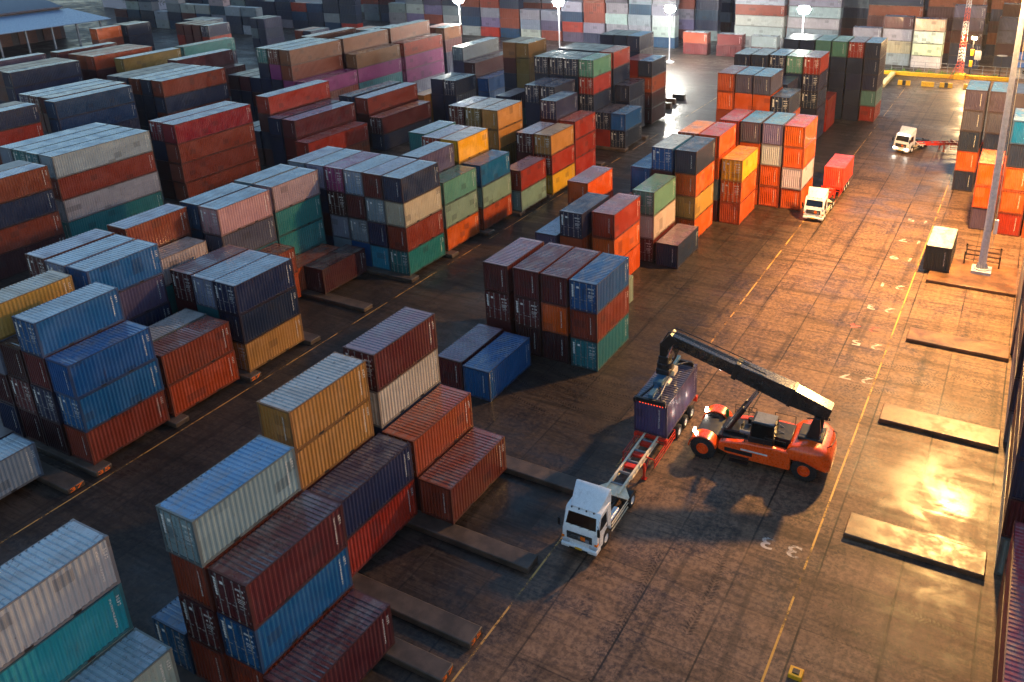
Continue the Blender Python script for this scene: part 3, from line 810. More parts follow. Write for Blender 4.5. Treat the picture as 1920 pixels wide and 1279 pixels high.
# ------------------------------------------------------------------ trucks
def wheel(parent, x, y, r=.5, wd=.28, side=1, dual=False, rim=M_WHITEP):
    """x = outer face of the tyre; side = +1 when the outer face looks to +x"""
    for k in range(2 if dual else 1):
        xo = x - side*k*(wd+.06)
        t = MB(); t.lathe([(-wd/2,r*.56),(-wd/2,r*.9),(-wd*.42,r*.985),(-wd*.3,r),(wd*.3,r),(wd*.42,r*.985),(wd/2,r*.9),(wd/2,r*.56),(-wd/2,r*.56)], (xo-side*wd/2, y, r))
        w_ = t.build('wheel' if k == 0 else 'inner_wheel', M_RUBBER, parent)
        m = MB(); m.lathe([(side*wd*.44,r*.57),(side*wd*.47,r*.5),(side*wd*(.16 if k == 0 and dual else .40),r*.42),(side*wd*(.16 if dual else .42),r*.2),(side*wd*.5,r*.16),(side*wd*.5,.001)], (xo-side*wd/2, y, r))
        for i in range(8):
            a = 2*math.pi*i/8; m.cyl((xo-side*wd*.35, y+r*.3*math.cos(a), r+r*.3*math.sin(a)), (xo-side*wd*.03, y+r*.3*math.cos(a), r+r*.3*math.sin(a)), .018, n=6)
        m.build('rim', rim, w_)
def make_tractor(loc, rz, label, axles, lit, cabmat, high=True):
    root = empty('tractor_truck', loc, rz); tag(root, label, 'truck', 'container trucks')
    W = 1.14
    prof = [(.03,.52),(-.02,.95),(.02,1.52),(.16,1.74),(.5,2.62),(.66,2.76),(1.98,2.8),(1.98,.78),(1.86,.78),(1.8,1.02),(1.62,1.2),(1.36,1.26),(1.1,1.2),(.92,1.0),(.86,.62),(.8,.5)]
    MB().prism(prof, -W, W, 'yz').build('cab', cabmat, root, bevel=.07, seg=3)
    dk = MB()   # windscreen lies in the slope between (.16,1.74) and (.5,2.62)
    def ws(t, x, o=.012): return (x, .16+.34*t-o, 1.74+.88*t+o*.3)
    dk.loft([[ws(.1,-.98),ws(.1,.98),ws(.88,.9),ws(.88,-.9)],[ws(.1,-.98,-.03),ws(.1,.98,-.03),ws(.88,.9,-.03),ws(.88,-.9,-.03)]]); dk.build('windscreen', M_GLASS, root)
    for s in (-1,1):
        g_ = MB().prism([(.38,1.78),(.62,2.5),(1.3,2.52),(1.34,1.78),(.7,1.7)], s*W-.004, s*W+s*.014, 'yz'); g_.build('side_window', M_GLASS, root)
        MB().box(*sorted((s*W, s*W+s*.012)), .34, .352, .8, 2.5).box(*sorted((s*W, s*W+s*.012)), 1.42, 1.432, 1.0, 2.6).box(*sorted((s*W, s*W+s*.04)), 1.2, 1.36, 1.5, 1.54).build('door_trim', M_BLACK, root)
        m = MB().box(s*1.28-.09, s*1.28+.09, -.08, -.02, 1.75, 2.25); m.tube([(s*W, .1, 2.35), (s*1.28, -.04, 2.3), (s*1.28, -.04, 1.7), (s*W, .08, 1.62)], .018); m.build('mirror', M_BLACK, root, bevel=.02)
        (MB().prism([(-.06,.62),(-.06,.84),(.0,.9),(.22,.86),(.22,.62)], *sorted((s*.66, s*1.1)), plane='yz')).build('headlight', M_HEAD if lit else M_HEADOFF, root, bevel=.02)
        MB().box(*sorted((s*.98, s*1.155)), -.035, .2, .93, 1.08).build('indicator', simple('amber_lens', (235,120,20), .2) if 'amber_lens' not in bpy.data.materials else bpy.data.materials['amber_lens'], root)
        st = MB().box(*sorted((s*.8, s*1.12)), .95, 1.0, .3, .6); st.box(*sorted((s*.85, s*1.14)), .5, .9, .32, .38); st.build('step', M_BLACK, root)
    MB().prism([(-.03,.98),(-.045,1.38),(.0,1.46),(.04,.98)], -.82, .82, 'yz').build('grille', M_BLACK, root)
    gr = MB()
    for k in range(3): gr.box(-.8, .8, -.062, -.04, 1.05+k*.12, 1.08+k*.12)
    gr.build('grille_bar', M_CHROME, root)
    MB().cyl((0,-.07,1.22),(0,-.045,1.22),.09,n=20).build('badge', M_CHROME, root)
    MB().prism([(-.14,.36),(-.16,.6),(-.06,.66),(.5,.66),(.5,.36)], -1.16, 1.16, 'yz').build('bumper', cabmat, root, bevel=.05, seg=3)
    MB().box(-.6, .6, -.172, -.155, .4, .5).build('bumper_slot', M_BLACK, root)
    MB().box(.1,.4,-.078,-.064,1.12,1.38).build('grille_sticker', M_NUMO, root); MB().box(.42,.66,-.078,-.064,1.02,1.26).build('blue_sticker', M_GREY, root)
    MB().box(-.22, .22, -.18, -.166, .46, .6).build('licence_plate', M_PLATE, root)
    wp = MB()
    for x0 in (-.7,-.05,.5): wp.beam(ws(.06,x0,.03), ws(.2,x0+.5,.035), .02, .012)
    wp.build('wiper', M_BLACK, root)
    mk = MB()
    for k in range(4): mk.cyl((-.72+.48*k,.5,2.78),(-.72+.48*k,.5,2.84),.055,n=10)
    mk.build('marker_lamp', M_HEAD if lit else M_BLACK, root)
    # roof air deflector
    top = 3.62 if high else 3.2
    sec = lambda y0, z0, w0: [(-w0, y0, 2.72), (w0, y0, 2.72), (w0, y0, z0-.06), (w0-.12, y0, z0), (-w0+.12, y0, z0), (-w0, y0, z0-.06)]
    MB().loft([sec(.62,2.8,.84), sec(.95,2.98,.94), sec(1.4,3.28 if high else 3.02,1.04), sec(1.8,top-.04,1.1), sec(1.98,top,1.14)]).build('air_deflector', cabmat, root, bevel=.04, seg=3)
    # frame
    yr = [5.15] if axles == 1 else [4.7, 6.0]
    end = yr[-1]+.75
    c = MB()
    for s in (-1,1): c.beam((s*.42,.8,.84),(s*.42,end,.84),.09,.26)
    for y in (2.2,3.1,4.0,end-.05): c.box(-.42,.42,y-.05,y+.05,.74,.94)
    c.build('chassis', M_BLACK, root)
    e = MB().box(-.36,.36,2.1,2.9,.75,1.3); e.box(-.2,.25,2.9,3.3,.8,1.15); e.cyl((.1,2.2,1.3),(.1,2.7,1.45),.14); e.cyl((-.7,2.25,1.0),(-.7,2.25,2.3),.07,n=10); e.build('engine', M_GREY, root, bevel=.03)
    hz = MB().tube([(-.3,2.05,1.9),(-.3,2.5,1.5),(-.2,3.5,1.35),(0,4.2,1.2)], .025).tube([(.2,2.05,1.9),(.25,2.6,1.45),(.15,3.6,1.3),(0,4.3,1.2)], .025); hz.build('air_hose', M_REDP, root)
    MB().cyl((.72,2.35,.72),(.72,3.55,.72),.32,n=20).build('fuel_tank', M_CHROME, root); MB().box(-1.02,-.55,2.3,3.2,.45,.95).build('battery_box', M_BLACK, root, bevel=.03)
    sg = MB()
    for s in (-1,1):
        for z in (.45,.75,.98): sg.beam((s*1.1,2.1,z),(s*1.1,yr[0]-.65,z),.04,.07)
    sg.build('side_rail', M_CREAM, root)
    f5 = MB().prism([(-.5,0),(-.3,.35),(.3,.35),(.5,0),(.5,-.55),(.15,-.7),(-.15,-.7),(-.5,-.55)], 1.08, 1.16, 'xy', Matrix.Translation((0, sum(yr)/len(yr)+.2, 0))); f5.build('fifth_wheel', M_BLACK, root)
    for s in (-1,1):
        wheel(root, s*1.1, 1.36, .5, .28, s)
        for y in yr:
            wheel(root, s*1.14, y, .5, .26, s, dual=True)
            a = [(y+.62*math.cos(R(t)), .5+.6*math.sin(R(t))) for t in range(15, 166, 15)]; b_ = [(y+.58*math.cos(R(t)), .5+.56*math.sin(R(t))) for t in range(165, 14, -15)]
            MB().prism(a+b_, *sorted((s*.52, s*1.16)), plane='yz').build('mudguard', M_BLACK, root)
    ax = MB()
    for y in [1.36]+yr: ax.cyl((-.9,y,.5),(.9,y,.5),.09,n=10)
    ax.build('axle', M_BLACK, root)
    return root
def make_trailer(loc, rz, label, y0, y1, beam_m, trim_m, axle_y, gooseneck=True):
    root = empty('semi_trailer', loc, rz); tag(root, label, 'trailer', 'container trailers')
    z1 = 1.34
    for s in (-1,1):
        b = MB(); b.box(s*.48-.07, s*.48+.07, y0, y1, z1-.03, z1); b.box(s*.48-.012, s*.48+.012, y0, y1, z1-.34, z1-.03); b.box(s*.48-.07, s*.48+.07, y0+2, y1, z1-.37, z1-.34)
        for k in range(int((y1-y0)/.6)): b.box(*sorted((s*.48, s*.55)), y0+.3+k*.6, y0+.33+k*.6, z1-.34, z1-.03)
        b.build('main_beam', beam_m, root)
    cm = MB()
    for k in range(int((y1-y0-1)/1.25)): cm.box(-.46,.46, y0+.9+k*1.25, y0+1.0+k*1.25, z1-.22, z1-.04)
    cm.build('cross_member', M_GREY, root)
    bo = MB()
    for y in (y1-6.2, y1-.15): bo.box(-1.2, 1.2, y-.1, y+.1, z1-.2, z1-.002)
    for y in (y1-6.2, y1-.15):
        for s in (-1,1): bo.box(s*1.12-.09, s*1.12+.09, y-.13, y+.13, z1-.26, z1+.012)
    bo.build('bolster', trim_m, root)
    MB().prism([(-1.2,-.15),(-1.2,.1),(-.55,.95),(.55,.95),(1.2,.1),(1.2,-.15)], z1-.19, z1-.14, 'xy', Matrix.Translation((0,y0+.05,0))).build('kingpin_plate', M_CREAM, root, bevel=.02)
    tp = MB()
    for k in range(3): tp.box(-.4,.4, y0+2.9+k*1.3, y0+3.3+k*1.3, z1-.3, z1-.12)
    tp.build('red_locker', trim_m, root)
    for s in (-1,1):
        l = MB(); l.box(s*.75-.07, s*.75+.07, y0+3.5, y0+3.64, .12, 1.25); l.box(s*.75-.16, s*.75+.16, y0+3.42, y0+3.72, .06, .12); l.beam((s*.75,y0+3.57,.5),(s*.4,y0+4.2,1.1),.06); l.beam((s*.75,y0+3.57,.35),(s*.75,y0+4.3,1.1),.05)
        l.build('landing_leg', trim_m, root)
        gy = MB()
        for z in (.5,.8,1.05): gy.beam((s*1.14,y0+4.3,z),(s*1.14,axle_y[0]-.75,z),.035,.06)
        for y in (y0+4.4, (y0+4.3+axle_y[0]-.75)/2, axle_y[0]-.8): gy.beam((s*1.14,y,.45),(s*1.14,y,1.1),.05); gy.beam((s*1.14,y,1.08),(s*.5,y,1.16),.05)
        gy.build('side_guard', trim_m, root)
        for y in axle_y: wheel(root, s*1.2, y, .5, .26, s, dual=True)
    ax = MB()
    for y in axle_y: ax.cyl((-.95,y,.5),(.95,y,.5),.09,n=10); ax.box(-.6,-.45,y-.3,y+.3,.55,.95); ax.box(.45,.6,y-.3,y+.3,.55,.95)
    ax.build('axle', M_BLACK, root)
    tl = MB().box(-1.15,1.15,y1-.05,y1+.03,.75,.95); tl.build('rear_lamp_bar', trim_m, root)
    return root
T1 = (-19.15, 34.75, 0)
make_tractor(T1, R(.8), 'white tractor truck with roof deflector in front of the empty half of a trailer', 1, False, M_WHITEP)
make_trailer(T1, R(.8), 'cream and red skeletal trailer under a lifted box behind the white truck', 4.35, 17.05, M_CREAM, M_REDP, (13.3,14.6,15.9))
T2 = (-19.75, 94.1, 0)
make_tractor(T2, R(.3), 'white tractor truck hauling a red box beside the tall orange stack', 2, False, M_WHITEP)
make_trailer(T2, R(.3), 'red skeletal trailer carrying a red box beside the tall orange stack', 4.4, 15.7, M_REDP, M_REDP, (12.1,13.4,14.7))
T3 = (-14.9, 126.7, 0)
make_tractor(T3, R(-19), 'white tractor truck with glowing headlights turning on the far wet road', 2, True, M_WHITEP, True)
make_trailer((-14.3+.0, 128.2, 0), R(-62), 'empty orange trailer swung sideways behind the truck with lit headlights', 1.6, 13.2, M_REDP, simple('trailer_orange', (225,80,20), .4), (9.6,10.9,12.2))
def put_box(x, y, z, rz, c, label, roof=None, mark=None):
    b = dict(b='M', x=x, y=y, z=z, L=L20, c=c, d=False, r=roof, s=0, t=0, n=1, a=0)
    e = make_container(9000+int(y), b); e.location = (x, y, z); e.rotation_euler = (0, 0, math.pi+rz); tag(e, label, 'shipping container', 'boxes on trailers'); return e
bx = put_box(-19.43, 48.72, 1.36, R(.8), 'vi', 'violet grey container on the trailer, gripped by the reach stacker', 'pu')
hzd = MB()
for k in range(9): hzd.add([(-.95+k*.21,3.034,2.36),(-.87+k*.21,3.034,2.36),(-.80+k*.21,3.034,2.55),(-.88+k*.21,3.034,2.55)], [(0,1,2,3)])
hzd.build('hazard_stripe', M_HAZARD, bx, smooth=False)
put_box(-19.6, 106.6, 1.36, R(.3), 'rd', 'red container riding on the red trailer beside the tall orange stack', 'rr')
for o_ in bpy.data.objects:
    if o_.parent and o_.parent.get('label') == 'red container riding on the red trailer beside the tall orange stack' and o_.name.split('.')[0] != 'marking': o_.color = (*s2l((214,58,34)), 1)

# ------------------------------------------------------------------ reach stacker
RS = empty('reach_stacker', (-12.5, 48.6, 0), 0); tag(RS, 'orange reach stacker with long black boom lifting a violet box off a trailer', 'reach stacker')
A0 = math.atan2(-.28, -6.75)       # forward direction (towards the trailer)
RS.rotation_euler = (0, 0, A0)
# local: +x forward, y left; front axle x=+3.45, rear axle x=-3.3
ch = MB(); ch.prism([(-4.3,.9),(-4.3,1.5),(-2.2,1.55),(-1.9,1.15),(1.9,1.15),(2.6,1.5),(4.2,1.5),(4.2,.75),(-2.0,.55)], -1.05, 1.05, 'xz'); ch.build('chassis', M_BLACK, RS, bevel=.04)
for s in (-1,1):
    sp = MB().prism([(-2.4,.6),(-2.4,1.95),(-1.2,2.0),(.6,1.9),(2.4,1.55),(2.5,.95),(1.9,.75),(.2,.58)], *sorted((s*1.25, s*1.75)), plane='xz'); sp.build('side_tank', M_ORANGE, RS, bevel=.09, seg=3)
    rc = MB().box(.1,2.0,*sorted((s*1.752, s*1.77)),.95,1.25); rc.build('side_recess', M_BLACK, RS, bevel=.02)
    stp = MB().box(.3,1.6,*sorted((s*1.7, s*2.05)),.42,.46).box(.3,1.6,*sorted((s*1.7, s*2.0)),.75,.79); stp.build('step', M_BLACK, RS)
    # front fender over the dual tyres
    fa = [(3.45+1.02*math.cos(R(t)), .86+1.0*math.sin(R(t))) for t in range(0, 166, 15)]; fb = [(3.45+.92*math.cos(R(t)), .86+.9*math.sin(R(t))) for t in range(165, -1, -15)]
    MB().prism(fa+fb, *sorted((s*1.15, s*2.12)), plane='xz').build('front_fender', M_ORANGE, RS, bevel=.04)
    for (xx, rr, ww, oo) in ((3.45,.86,.52,2.06),(-3.3,.84,.5,1.72)):
        for k in range(2 if xx > 0 else 1):
            y_ = s*(oo - k*.56); t = MB()
            v = [(-ww/2,rr*.5),(-ww/2,rr*.86),(-ww*.4,rr*.97),(-ww*.28,rr),(ww*.28,rr),(ww*.4,rr*.97),(ww/2,rr*.86),(ww/2,rr*.5),(-ww/2,rr*.5)]
            t.lathe(v, (0,0,0)); vv = [(p[1], p[0], p[2]) for p in t.v]; t.v = [(a+xx, b+y_-s*ww/2, c+rr) for a, b, c in vv]
            for q in range(26):
                a = 2*math.pi*q/26; c_ = Vector((xx+rr*math.cos(a), y_-s*ww/2, rr+rr*math.sin(a))); tn = Vector((-math.sin(a), 0, math.cos(a)))
                for h in (-1,1): t.beam(c_+Vector((0,h*.02,0))+tn*.0, c_+Vector((0,h*ww*.44,0))+tn*.1, .05, .045, up=(math.cos(a),0,math.sin(a)))
            wo = t.build('wheel' if k == 0 else 'inner_wheel', M_RUBBER, RS)
            m = MB(); m.lathe([(ww*.46,rr*.52),(ww*.5,rr*.46),(ww*.2,rr*.42),(ww*.14,rr*.3),(ww*.3,rr*.26),(ww*.34,rr*.2),(ww*.34,.002)], (0,0,0)); m.v = [(p[1]+xx, s*p[0]+y_-s*ww/2, p[2]+rr) for p in m.v]
            m.build('rim', M_ORANGE, wo)
# rear counterweight body: rounded loft
def rsec(x, w_, z0, z1, rr=.25):
    P_ = []
    for (cx_, cz_, a0) in ((w_-rr, z1-rr, 0),(-w_+rr, z1-rr, 90),(-w_+rr, z0+rr, 180),(w_-rr, z0+rr, 270)):
        for t in (0,30,60,90): P_.append((x, cx_+rr*math.cos(R(a0+t)), cz_+rr*math.sin(R(a0+t))))
    return P_
MB().loft([rsec(-2.1,1.68,1.45,2.1,.2), rsec(-2.5,1.85,1.4,2.5,.35), rsec(-3.3,1.95,1.45,2.72,.45), rsec(-4.1,1.9,1.1,2.7,.5), rsec(-4.6,1.65,.8,2.45,.5), rsec(-4.85,1.25,.75,1.95,.42), rsec(-4.92,1.0,.9,1.7,.35)]).build('counterweight', M_ORANGE, RS, bevel=0)
en = MB().box(-4.2,-2.6,-.85,.85,2.5,2.8); en.build('engine_hatch', M_BLACK, RS, bevel=.05)
for y_ in (-.35,.35): MB().lathe([(2.8,.22),(2.86,.28),(2.92,.3),(2.86,.33),(2.8,.34)], (-3.7,y_,0), axis='z', n=24).build('fan_ring', M_GREY, RS)
MB().tube([(-4.5,.9,2.45),(-4.8,.9,2.7),(-4.9,.2,2.72),(-4.9,-.6,2.72),(-4.7,-1.1,2.5),(-4.2,-1.3,2.4)], .03).build('guard_rail', M_BLACK, RS)
ds = MB(); ds.box(-2.3,2.6,-1.2,1.2,1.5,1.72); ds.box(-2.2,-1.0,-.95,.95,1.7,2.4); ds.box(-1.0,.2,.3,1.15,1.7,2.2); ds.box(1.3,2.4,-.7,.7,1.7,2.0); ds.cyl((.9,-.9,1.75),(.9,-.9,2.15),.2); ds.build('deck_machinery', M_BLACK, RS, bevel=.04)
vl = MB().box(-.9,.1,-.6,0,1.9,2.1).cyl((.6,.5,1.9),(1.3,.5,1.9),.14).tube([(-1.6,.3,2.4),(-1.0,.5,2.7),(-.2,.55,2.3),(.6,.4,2.0)], .035).tube([(-1.5,-.3,2.4),(-.9,-.5,2.6),(-.1,-.45,2.2),(.9,-.3,2.0)], .035); vl.build('hydraulic_valve', M_GREY, RS)
# tower (boom pivot)
tw = MB()
for s in (-1,1): tw.prism([(-3.9,2.2),(-2.9,2.2),(-3.3,3.4),(-3.5,4.35),(-3.9,4.35),(-4.0,3.4)], *sorted((s*.52, s*.74)), plane='xz')
tw.build('boom_tower', M_BLACK, RS, bevel=.03)
# cab
cb = MB(); X0, X1 = -1.15, .45; Y0, Y1 = .25, 1.55
Y0c, Y1c = -.75+.9, .55+.9
cabf = MB()
for (x_, y_) in ((X0,Y0c),(X1-.05,Y0c),(X0,Y1c),(X1-.05,Y1c)): cabf.beam((x_,y_,1.75),(x_+(-.12 if x_ > 0 else 0),y_,3.4),.08)
cabf.box(X0-.04,X1-.08,Y0c-.04,Y1c+.04,3.4,3.5); cabf.box(X0-.04,X1+.04,Y0c-.04,Y1c+.04,1.72,2.35); cabf.build('cab', M_BLACK, RS, bevel=.03)
MB().box(X0,X1-.1,Y0c,Y1c,2.35,3.4).build('cab_glass', M_GLASS, RS)
MB().box(-.75,-.25,Y0c+.35,Y0c+.9,2.352,2.75).box(-.9,-.7,Y0c+.35,Y0c+.9,2.352,3.2)
MB().box(X0,X1-.25,Y0c+.05,Y1c-.05,3.5,3.56).build('roof_hatch', M_GREY, RS)
# lights on front
hr = MB()
for s in (-1,1):
    y_ = s*1.6; hr.tube([(-2.0,y_,1.65),(-2.0,y_,2.6),(-.6,y_,2.6),(-.6,y_,1.7)], .022); hr.tube([(.7,y_,1.7),(.7,y_,2.55),(2.2,y_,2.5),(2.2,y_,1.6)], .022); hr.tube([(.7,y_,2.15),(2.2,y_,2.1)], .018)
hr.build('handrail', M_BLACK, RS)
for s in (-1,1):
    q_ = MB().tube([(.45,.8+s*.7,3.3),(.9,.8+s*.95,3.35)], .02); q_.box(.86,.92,.8+s*.95-.1,.8+s*.95+.1,3.05,3.4); q_.build('mirror', M_BLACK, RS)
    MB().box(-.9,.9,*sorted((s*1.752,s*1.765)),1.3,1.42).build('side_stripe', M_MARK, RS)
MB().tube([at_(.1,-.5),at_(.25,-.62),at_(.4,-.6),at_(.55,-.5)], .035).tube([at_(.08,-.5),at_(.3,-.72),at_(.5,-.55)], .028).build('boom_hose', M_RUBBER, RS) if False else None
for s in (-1,1): MB().box(4.15,4.3,s*1.35-.12,s*1.35+.12,1.55,1.85).build('headlight', M_HEAD, RS, bevel=.03)
MB().cyl((2.7,-1.35,1.5),(2.7,-1.35,2.05),.13,n=16).cyl((2.7,-1.35,2.05),(2.7,-1.35,2.12),.06).build('fire_extinguisher', M_GREEN, RS)
MB().box(-2.05,-1.95,-1.2,-1.05,1.8,2.3).build('red_box', M_REDP, RS)
# boom (local coordinates): rear end to head
P0 = Vector((-4.45,.0,4.62)); P1 = Vector((6.75,.0,7.75)); d_ = (P1-P0).normalized()
def at(t): return P0.lerp(P1, t)
bm_ = MB(); bm_.taper(at(0), at(.22), 1.0, .9, 1.0, 1.25, up=(0,0,1)); bm_.taper(at(.22)+d_*.001, at(.56), 1.0, 1.32, .98, 1.1); bm_.build('boom', M_BOOM, RS, bevel=.03)
inn = MB(); inn.taper(at(.555), at(.97), .82, .9, .8, .82); inn.build('inner_boom', M_BOOM, RS, bevel=.03)
col_ = MB(); col_.beam(at(.545), at(.575), 1.1, 1.2); col_.beam(at(.215), at(.235), 1.1, 1.4); col_.build('boom_collar', M_BLACK, RS, bevel=.03)
MB().beam(at(.0)+Vector((0,0,.0)), at(.004), .94, .84).build('boom_end_plate', M_GREY, RS)
pipe = MB(); upv = Vector((-d_.z,0,d_.x)); pipe.tube([at(.4)+upv*.72+Vector((0,.3,0)), at(.62)+upv*.78+Vector((0,.3,0)), at(.95)+upv*.75+Vector((0,.3,0)), at(1.0)+upv*.5+Vector((0,.3,0)), at(1.02)+Vector((0,.3,-.3))], .05)
pipe.tube([at(.5)+upv*.7+Vector((0,-.38,0)), at(.8)+upv*.66+Vector((0,-.38,0)), at(.98)+upv*.62+Vector((0,-.38,0))], .035); pipe.build('boom_pipe', M_BLACK, RS)
MB().tube([at(.02)-upv*.5+Vector((0,-.4,0)), at(.0)-upv*1.0+Vector((-.2,-.5,0)), at(.06)-upv*1.3+Vector((0,-.5,0)), at(.1)-upv*1.5+Vector((0,-.4,0))], .04).build('hose_loop', M_BLACK, RS)
MB().cyl(at(.38)-upv*.3+Vector((0,-.56,0)), at(.38)-upv*.3+Vector((0,-.62,0)), .16).build('work_lamp', M_HEAD, RS)
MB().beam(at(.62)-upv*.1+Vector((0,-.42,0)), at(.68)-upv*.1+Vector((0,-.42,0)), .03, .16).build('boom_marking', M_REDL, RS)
for s in (-1,1):
    a = Vector((2.2,s*.55,1.75)); b = at(.40)-upv*.72+Vector((0,s*.42,0)); mid_ = a.lerp(b,.58)
    c1 = MB().cyl(a, mid_, .17, n=14).build('lift_cylinder', M_BLACK, RS); MB().cyl(mid_, b, .1, n=12).build('piston_rod', M_CHROME, c1)
# head, rotator and spreader
hd = MB(); H0 = at(.97); hd.beam(H0+Vector((-.2,0,.3)), H0+Vector((.5,0,-.6)), .9, .7); hd.beam((6.95,0,7.3),(6.95,0,6.2),.7,.6,up=(1,0,0)); hd.box(6.6,7.3,-.45,.45,5.7,6.3); hd.cyl((6.95,0,5.3),(6.95,0,5.75),.55,n=24); hd.box(6.45,7.4,-.6,.6,4.95,5.35)
hd.build('boom_head', M_BLACK, RS, bevel=.04)
for s in (-1,1): MB().cyl((6.2,s*.3,7.6),(6.75,s*.3,6.1),.09,n=10).build('tilt_cylinder', M_CHROME, RS)
hh = MB()
for k in range(5): hh.tube([(6.5,-.3+.13*k,7.3),(6.1,-.35+.15*k,6.6),(6.3,-.4+.2*k,5.9),(6.7,-.5+.25*k,5.2)], .03)
hh.build('hydraulic_hose', M_BLACK, RS)
Y_ = MB(); Y_.box(6.6,7.25,-1.6,1.6,4.55,4.97); Y_.box(6.75,7.1,-2.9,2.9,4.42,4.7); Y_.build('spreader_beam', M_BLUEST, RS, bevel=.03)
se = MB()
for s in (-1,1):
    se.box(5.85,8.05,*sorted((s*2.78,s*3.0)),4.05,4.36)
    for xx in (5.88,8.02): se.box(xx-.09,xx+.09,*sorted((s*2.8,s*3.04)),3.96,4.3)
    se.beam((6.2,s*2.8,4.3),(6.9,s*1.2,4.7),.12); se.beam((7.7,s*2.8,4.3),(7.0,s*1.2,4.7),.12)
se.build('spreader_end', M_BLACK, RS, bevel=.02)
mc = MB().box(6.3,6.6,-.9,-.1,4.6,5.0).cyl((6.35,.5,4.7),(6.35,1.2,4.7),.14).tube([(6.4,1.2,4.8),(6.35,2.4,4.6),(6.5,2.8,4.4)], .035); mc.build('spreader_motor', M_CREAM, RS)

# ------------------------------------------------------------------ lighting masts
def lamp_mat(name, col, es):
    return simple(name, (255,245,225), .3, var=0, emis=col, es=es)
M_LWARM = lamp_mat('sodium_lamp_glow', (1,.55,.18), 60); M_LWHITE = lamp_mat('floodlight_glow', (1,.95,.84), 160)
def mast(loc, h, label, grp, glow, energy, color, rb=.42, rt=.2, ring=1.2, n=10, aim=None, size=.9):
    root = empty('lighting_mast', loc); tag(root, label, 'lamp mast', grp)
    MB().cyl((0,0,.35),(0,0,h),rb,rt,n=12).build('pole', M_POLE, root)
    b = MB().box(-.9,.9,-.9,.9,0,.3).cyl((0,0,.3),(0,0,.42),.7,n=20)
    for i in range(12):
        a = 2*math.pi*i/12; b.prism([(rb,.42),(rb+.24,.42),(rb,1.0)], -.012, .012, 'xz', Matrix.Rotation(a, 4, 'Z'))
    b.build('base', M_POLE, root)
    r_ = MB().lathe([(h-.25,ring*.62),(h-.25,ring*.7),(h-.1,ring*.7),(h-.1,ring*.62),(h-.25,ring*.62)], (0,0,0), 'z', 28)
    for i in range(4): a = math.pi*i/2; r_.beam((0,0,h-.18),(ring*.66*math.cos(a),ring*.66*math.sin(a),h-.18),.06)
    r_.build('ring', M_GREY, root)
    for i in range(n if energy > 9000 else 3*n):
        a = 2*math.pi*i/n; q_ = i//n if energy <= 9000 else 0; rr_ = ring*((.72,1,.72)[q_] if energy <= 9000 else 1); M_ = Matrix.Translation((rr_*math.cos(a), rr_*math.sin(a), h-.3+.5*q_)) @ Matrix.Rotation(a, 4, 'Z') @ Matrix.Rotation(R(38), 4, 'Y')
        f = MB().box(-.08,.2,-.28,.28,-.02,.42,M_).build('floodlight', M_GREY, root)
        MB().box(.201,.215,-.27,.27,-.01,.41,M_).box(-.07,.19,-.26,.26,-.034,-.022,M_).build('lens', glow, f)
    l = bpy.data.lights.new('flood', 'POINT'); l.energy = energy; l.color = color; l.shadow_soft_size = size
    lo = bpy.data.objects.new('flood', l); COL.objects.link(lo); lo.parent = root; lo.location = (0,0,h-1.4)
    return root
m1 = mast((-1.3,86.6,.33), 31.5, 'tall grey lamp mast rising from the lit slab by the lone green box', 'lamp masts', M_LWARM, LAMP_MAIN, (1,.55,.17), .38, .2, 1.3, 12, size=1.3)
sl = bpy.data.lights.new('flood_down', 'SPOT'); sl.energy = LAMP_DOWN; sl.color = (1,.55,.17); sl.spot_size = R(176); sl.spot_blend = 1.0; sl.shadow_soft_size = 1.3
so = bpy.data.objects.new('flood_down', sl); COL.objects.link(so); so.parent = m1; so.location = (0,0,30.0)
ld = MB()
for s in (-1,1): ld.beam((.62,-.2+.2*s+.2,2.5),(.42,-.2+.2*s+.2,29),.04)
for k in range(0, 66): ld.beam((.62-.2*k/66,-.2,2.6+k*.4),(.62-.2*k/66,.2,2.6+k*.4),.03)
ld.build('ladder', M_CREAM, m1)
MB().box(.5,.85,-.2,.2,4.2,5.6).build('control_box', M_WHITEP, m1)
gd = MB()
for (x_, y_) in ((-1.7,1.4),(1.5,1.4),(-1.7,3.8),(1.5,3.8)): gd.cyl((x_,y_,0),(x_,y_,1.25),.07,n=8); gd.cyl((x_,y_,.9),(x_,y_,1.25),.085,n=8)
for z in (.55,1.1):
    gd.beam((-1.7,1.4,z),(1.5,1.4,z),.05); gd.beam((-1.7,3.8,z),(1.5,3.8,z),.05)
    gd.beam((-1.7,1.4,z),(-1.7,3.8,z),.05); gd.beam((1.5,1.4,z),(1.5,3.8,z),.05)
    gd.beam((-1.7,2.6,z),(1.5,2.6,z),.05)
go = gd.build('guard_rail', M_BLACK, None); go.location = (-1.3,86.6,.36); tag(go, 'black pipe guard frame standing behind the tall mast base', 'guard rail')
FM = [((-72.7,180,0),11.8,'white floodlight mast standing at the far wet opening, its full pole in view'),((-40.5,169.3,0),14.1,'white floodlight mast behind the tall five-tier navy stacks, brightest lamp at right'),
      ((-92.7,165,0),14.1,'white floodlight mast behind the long navy rows, second lamp from left'),((-117.2,162.3,0),14.1,'white floodlight mast at top edge, leftmost of the bright lamps')]
for p_, h_, lb_ in FM: mast(p_, h_, lb_, 'lamp masts', M_LWHITE, LAMP_FAR, (1,.93,.8), .16, .1, .85, 8)

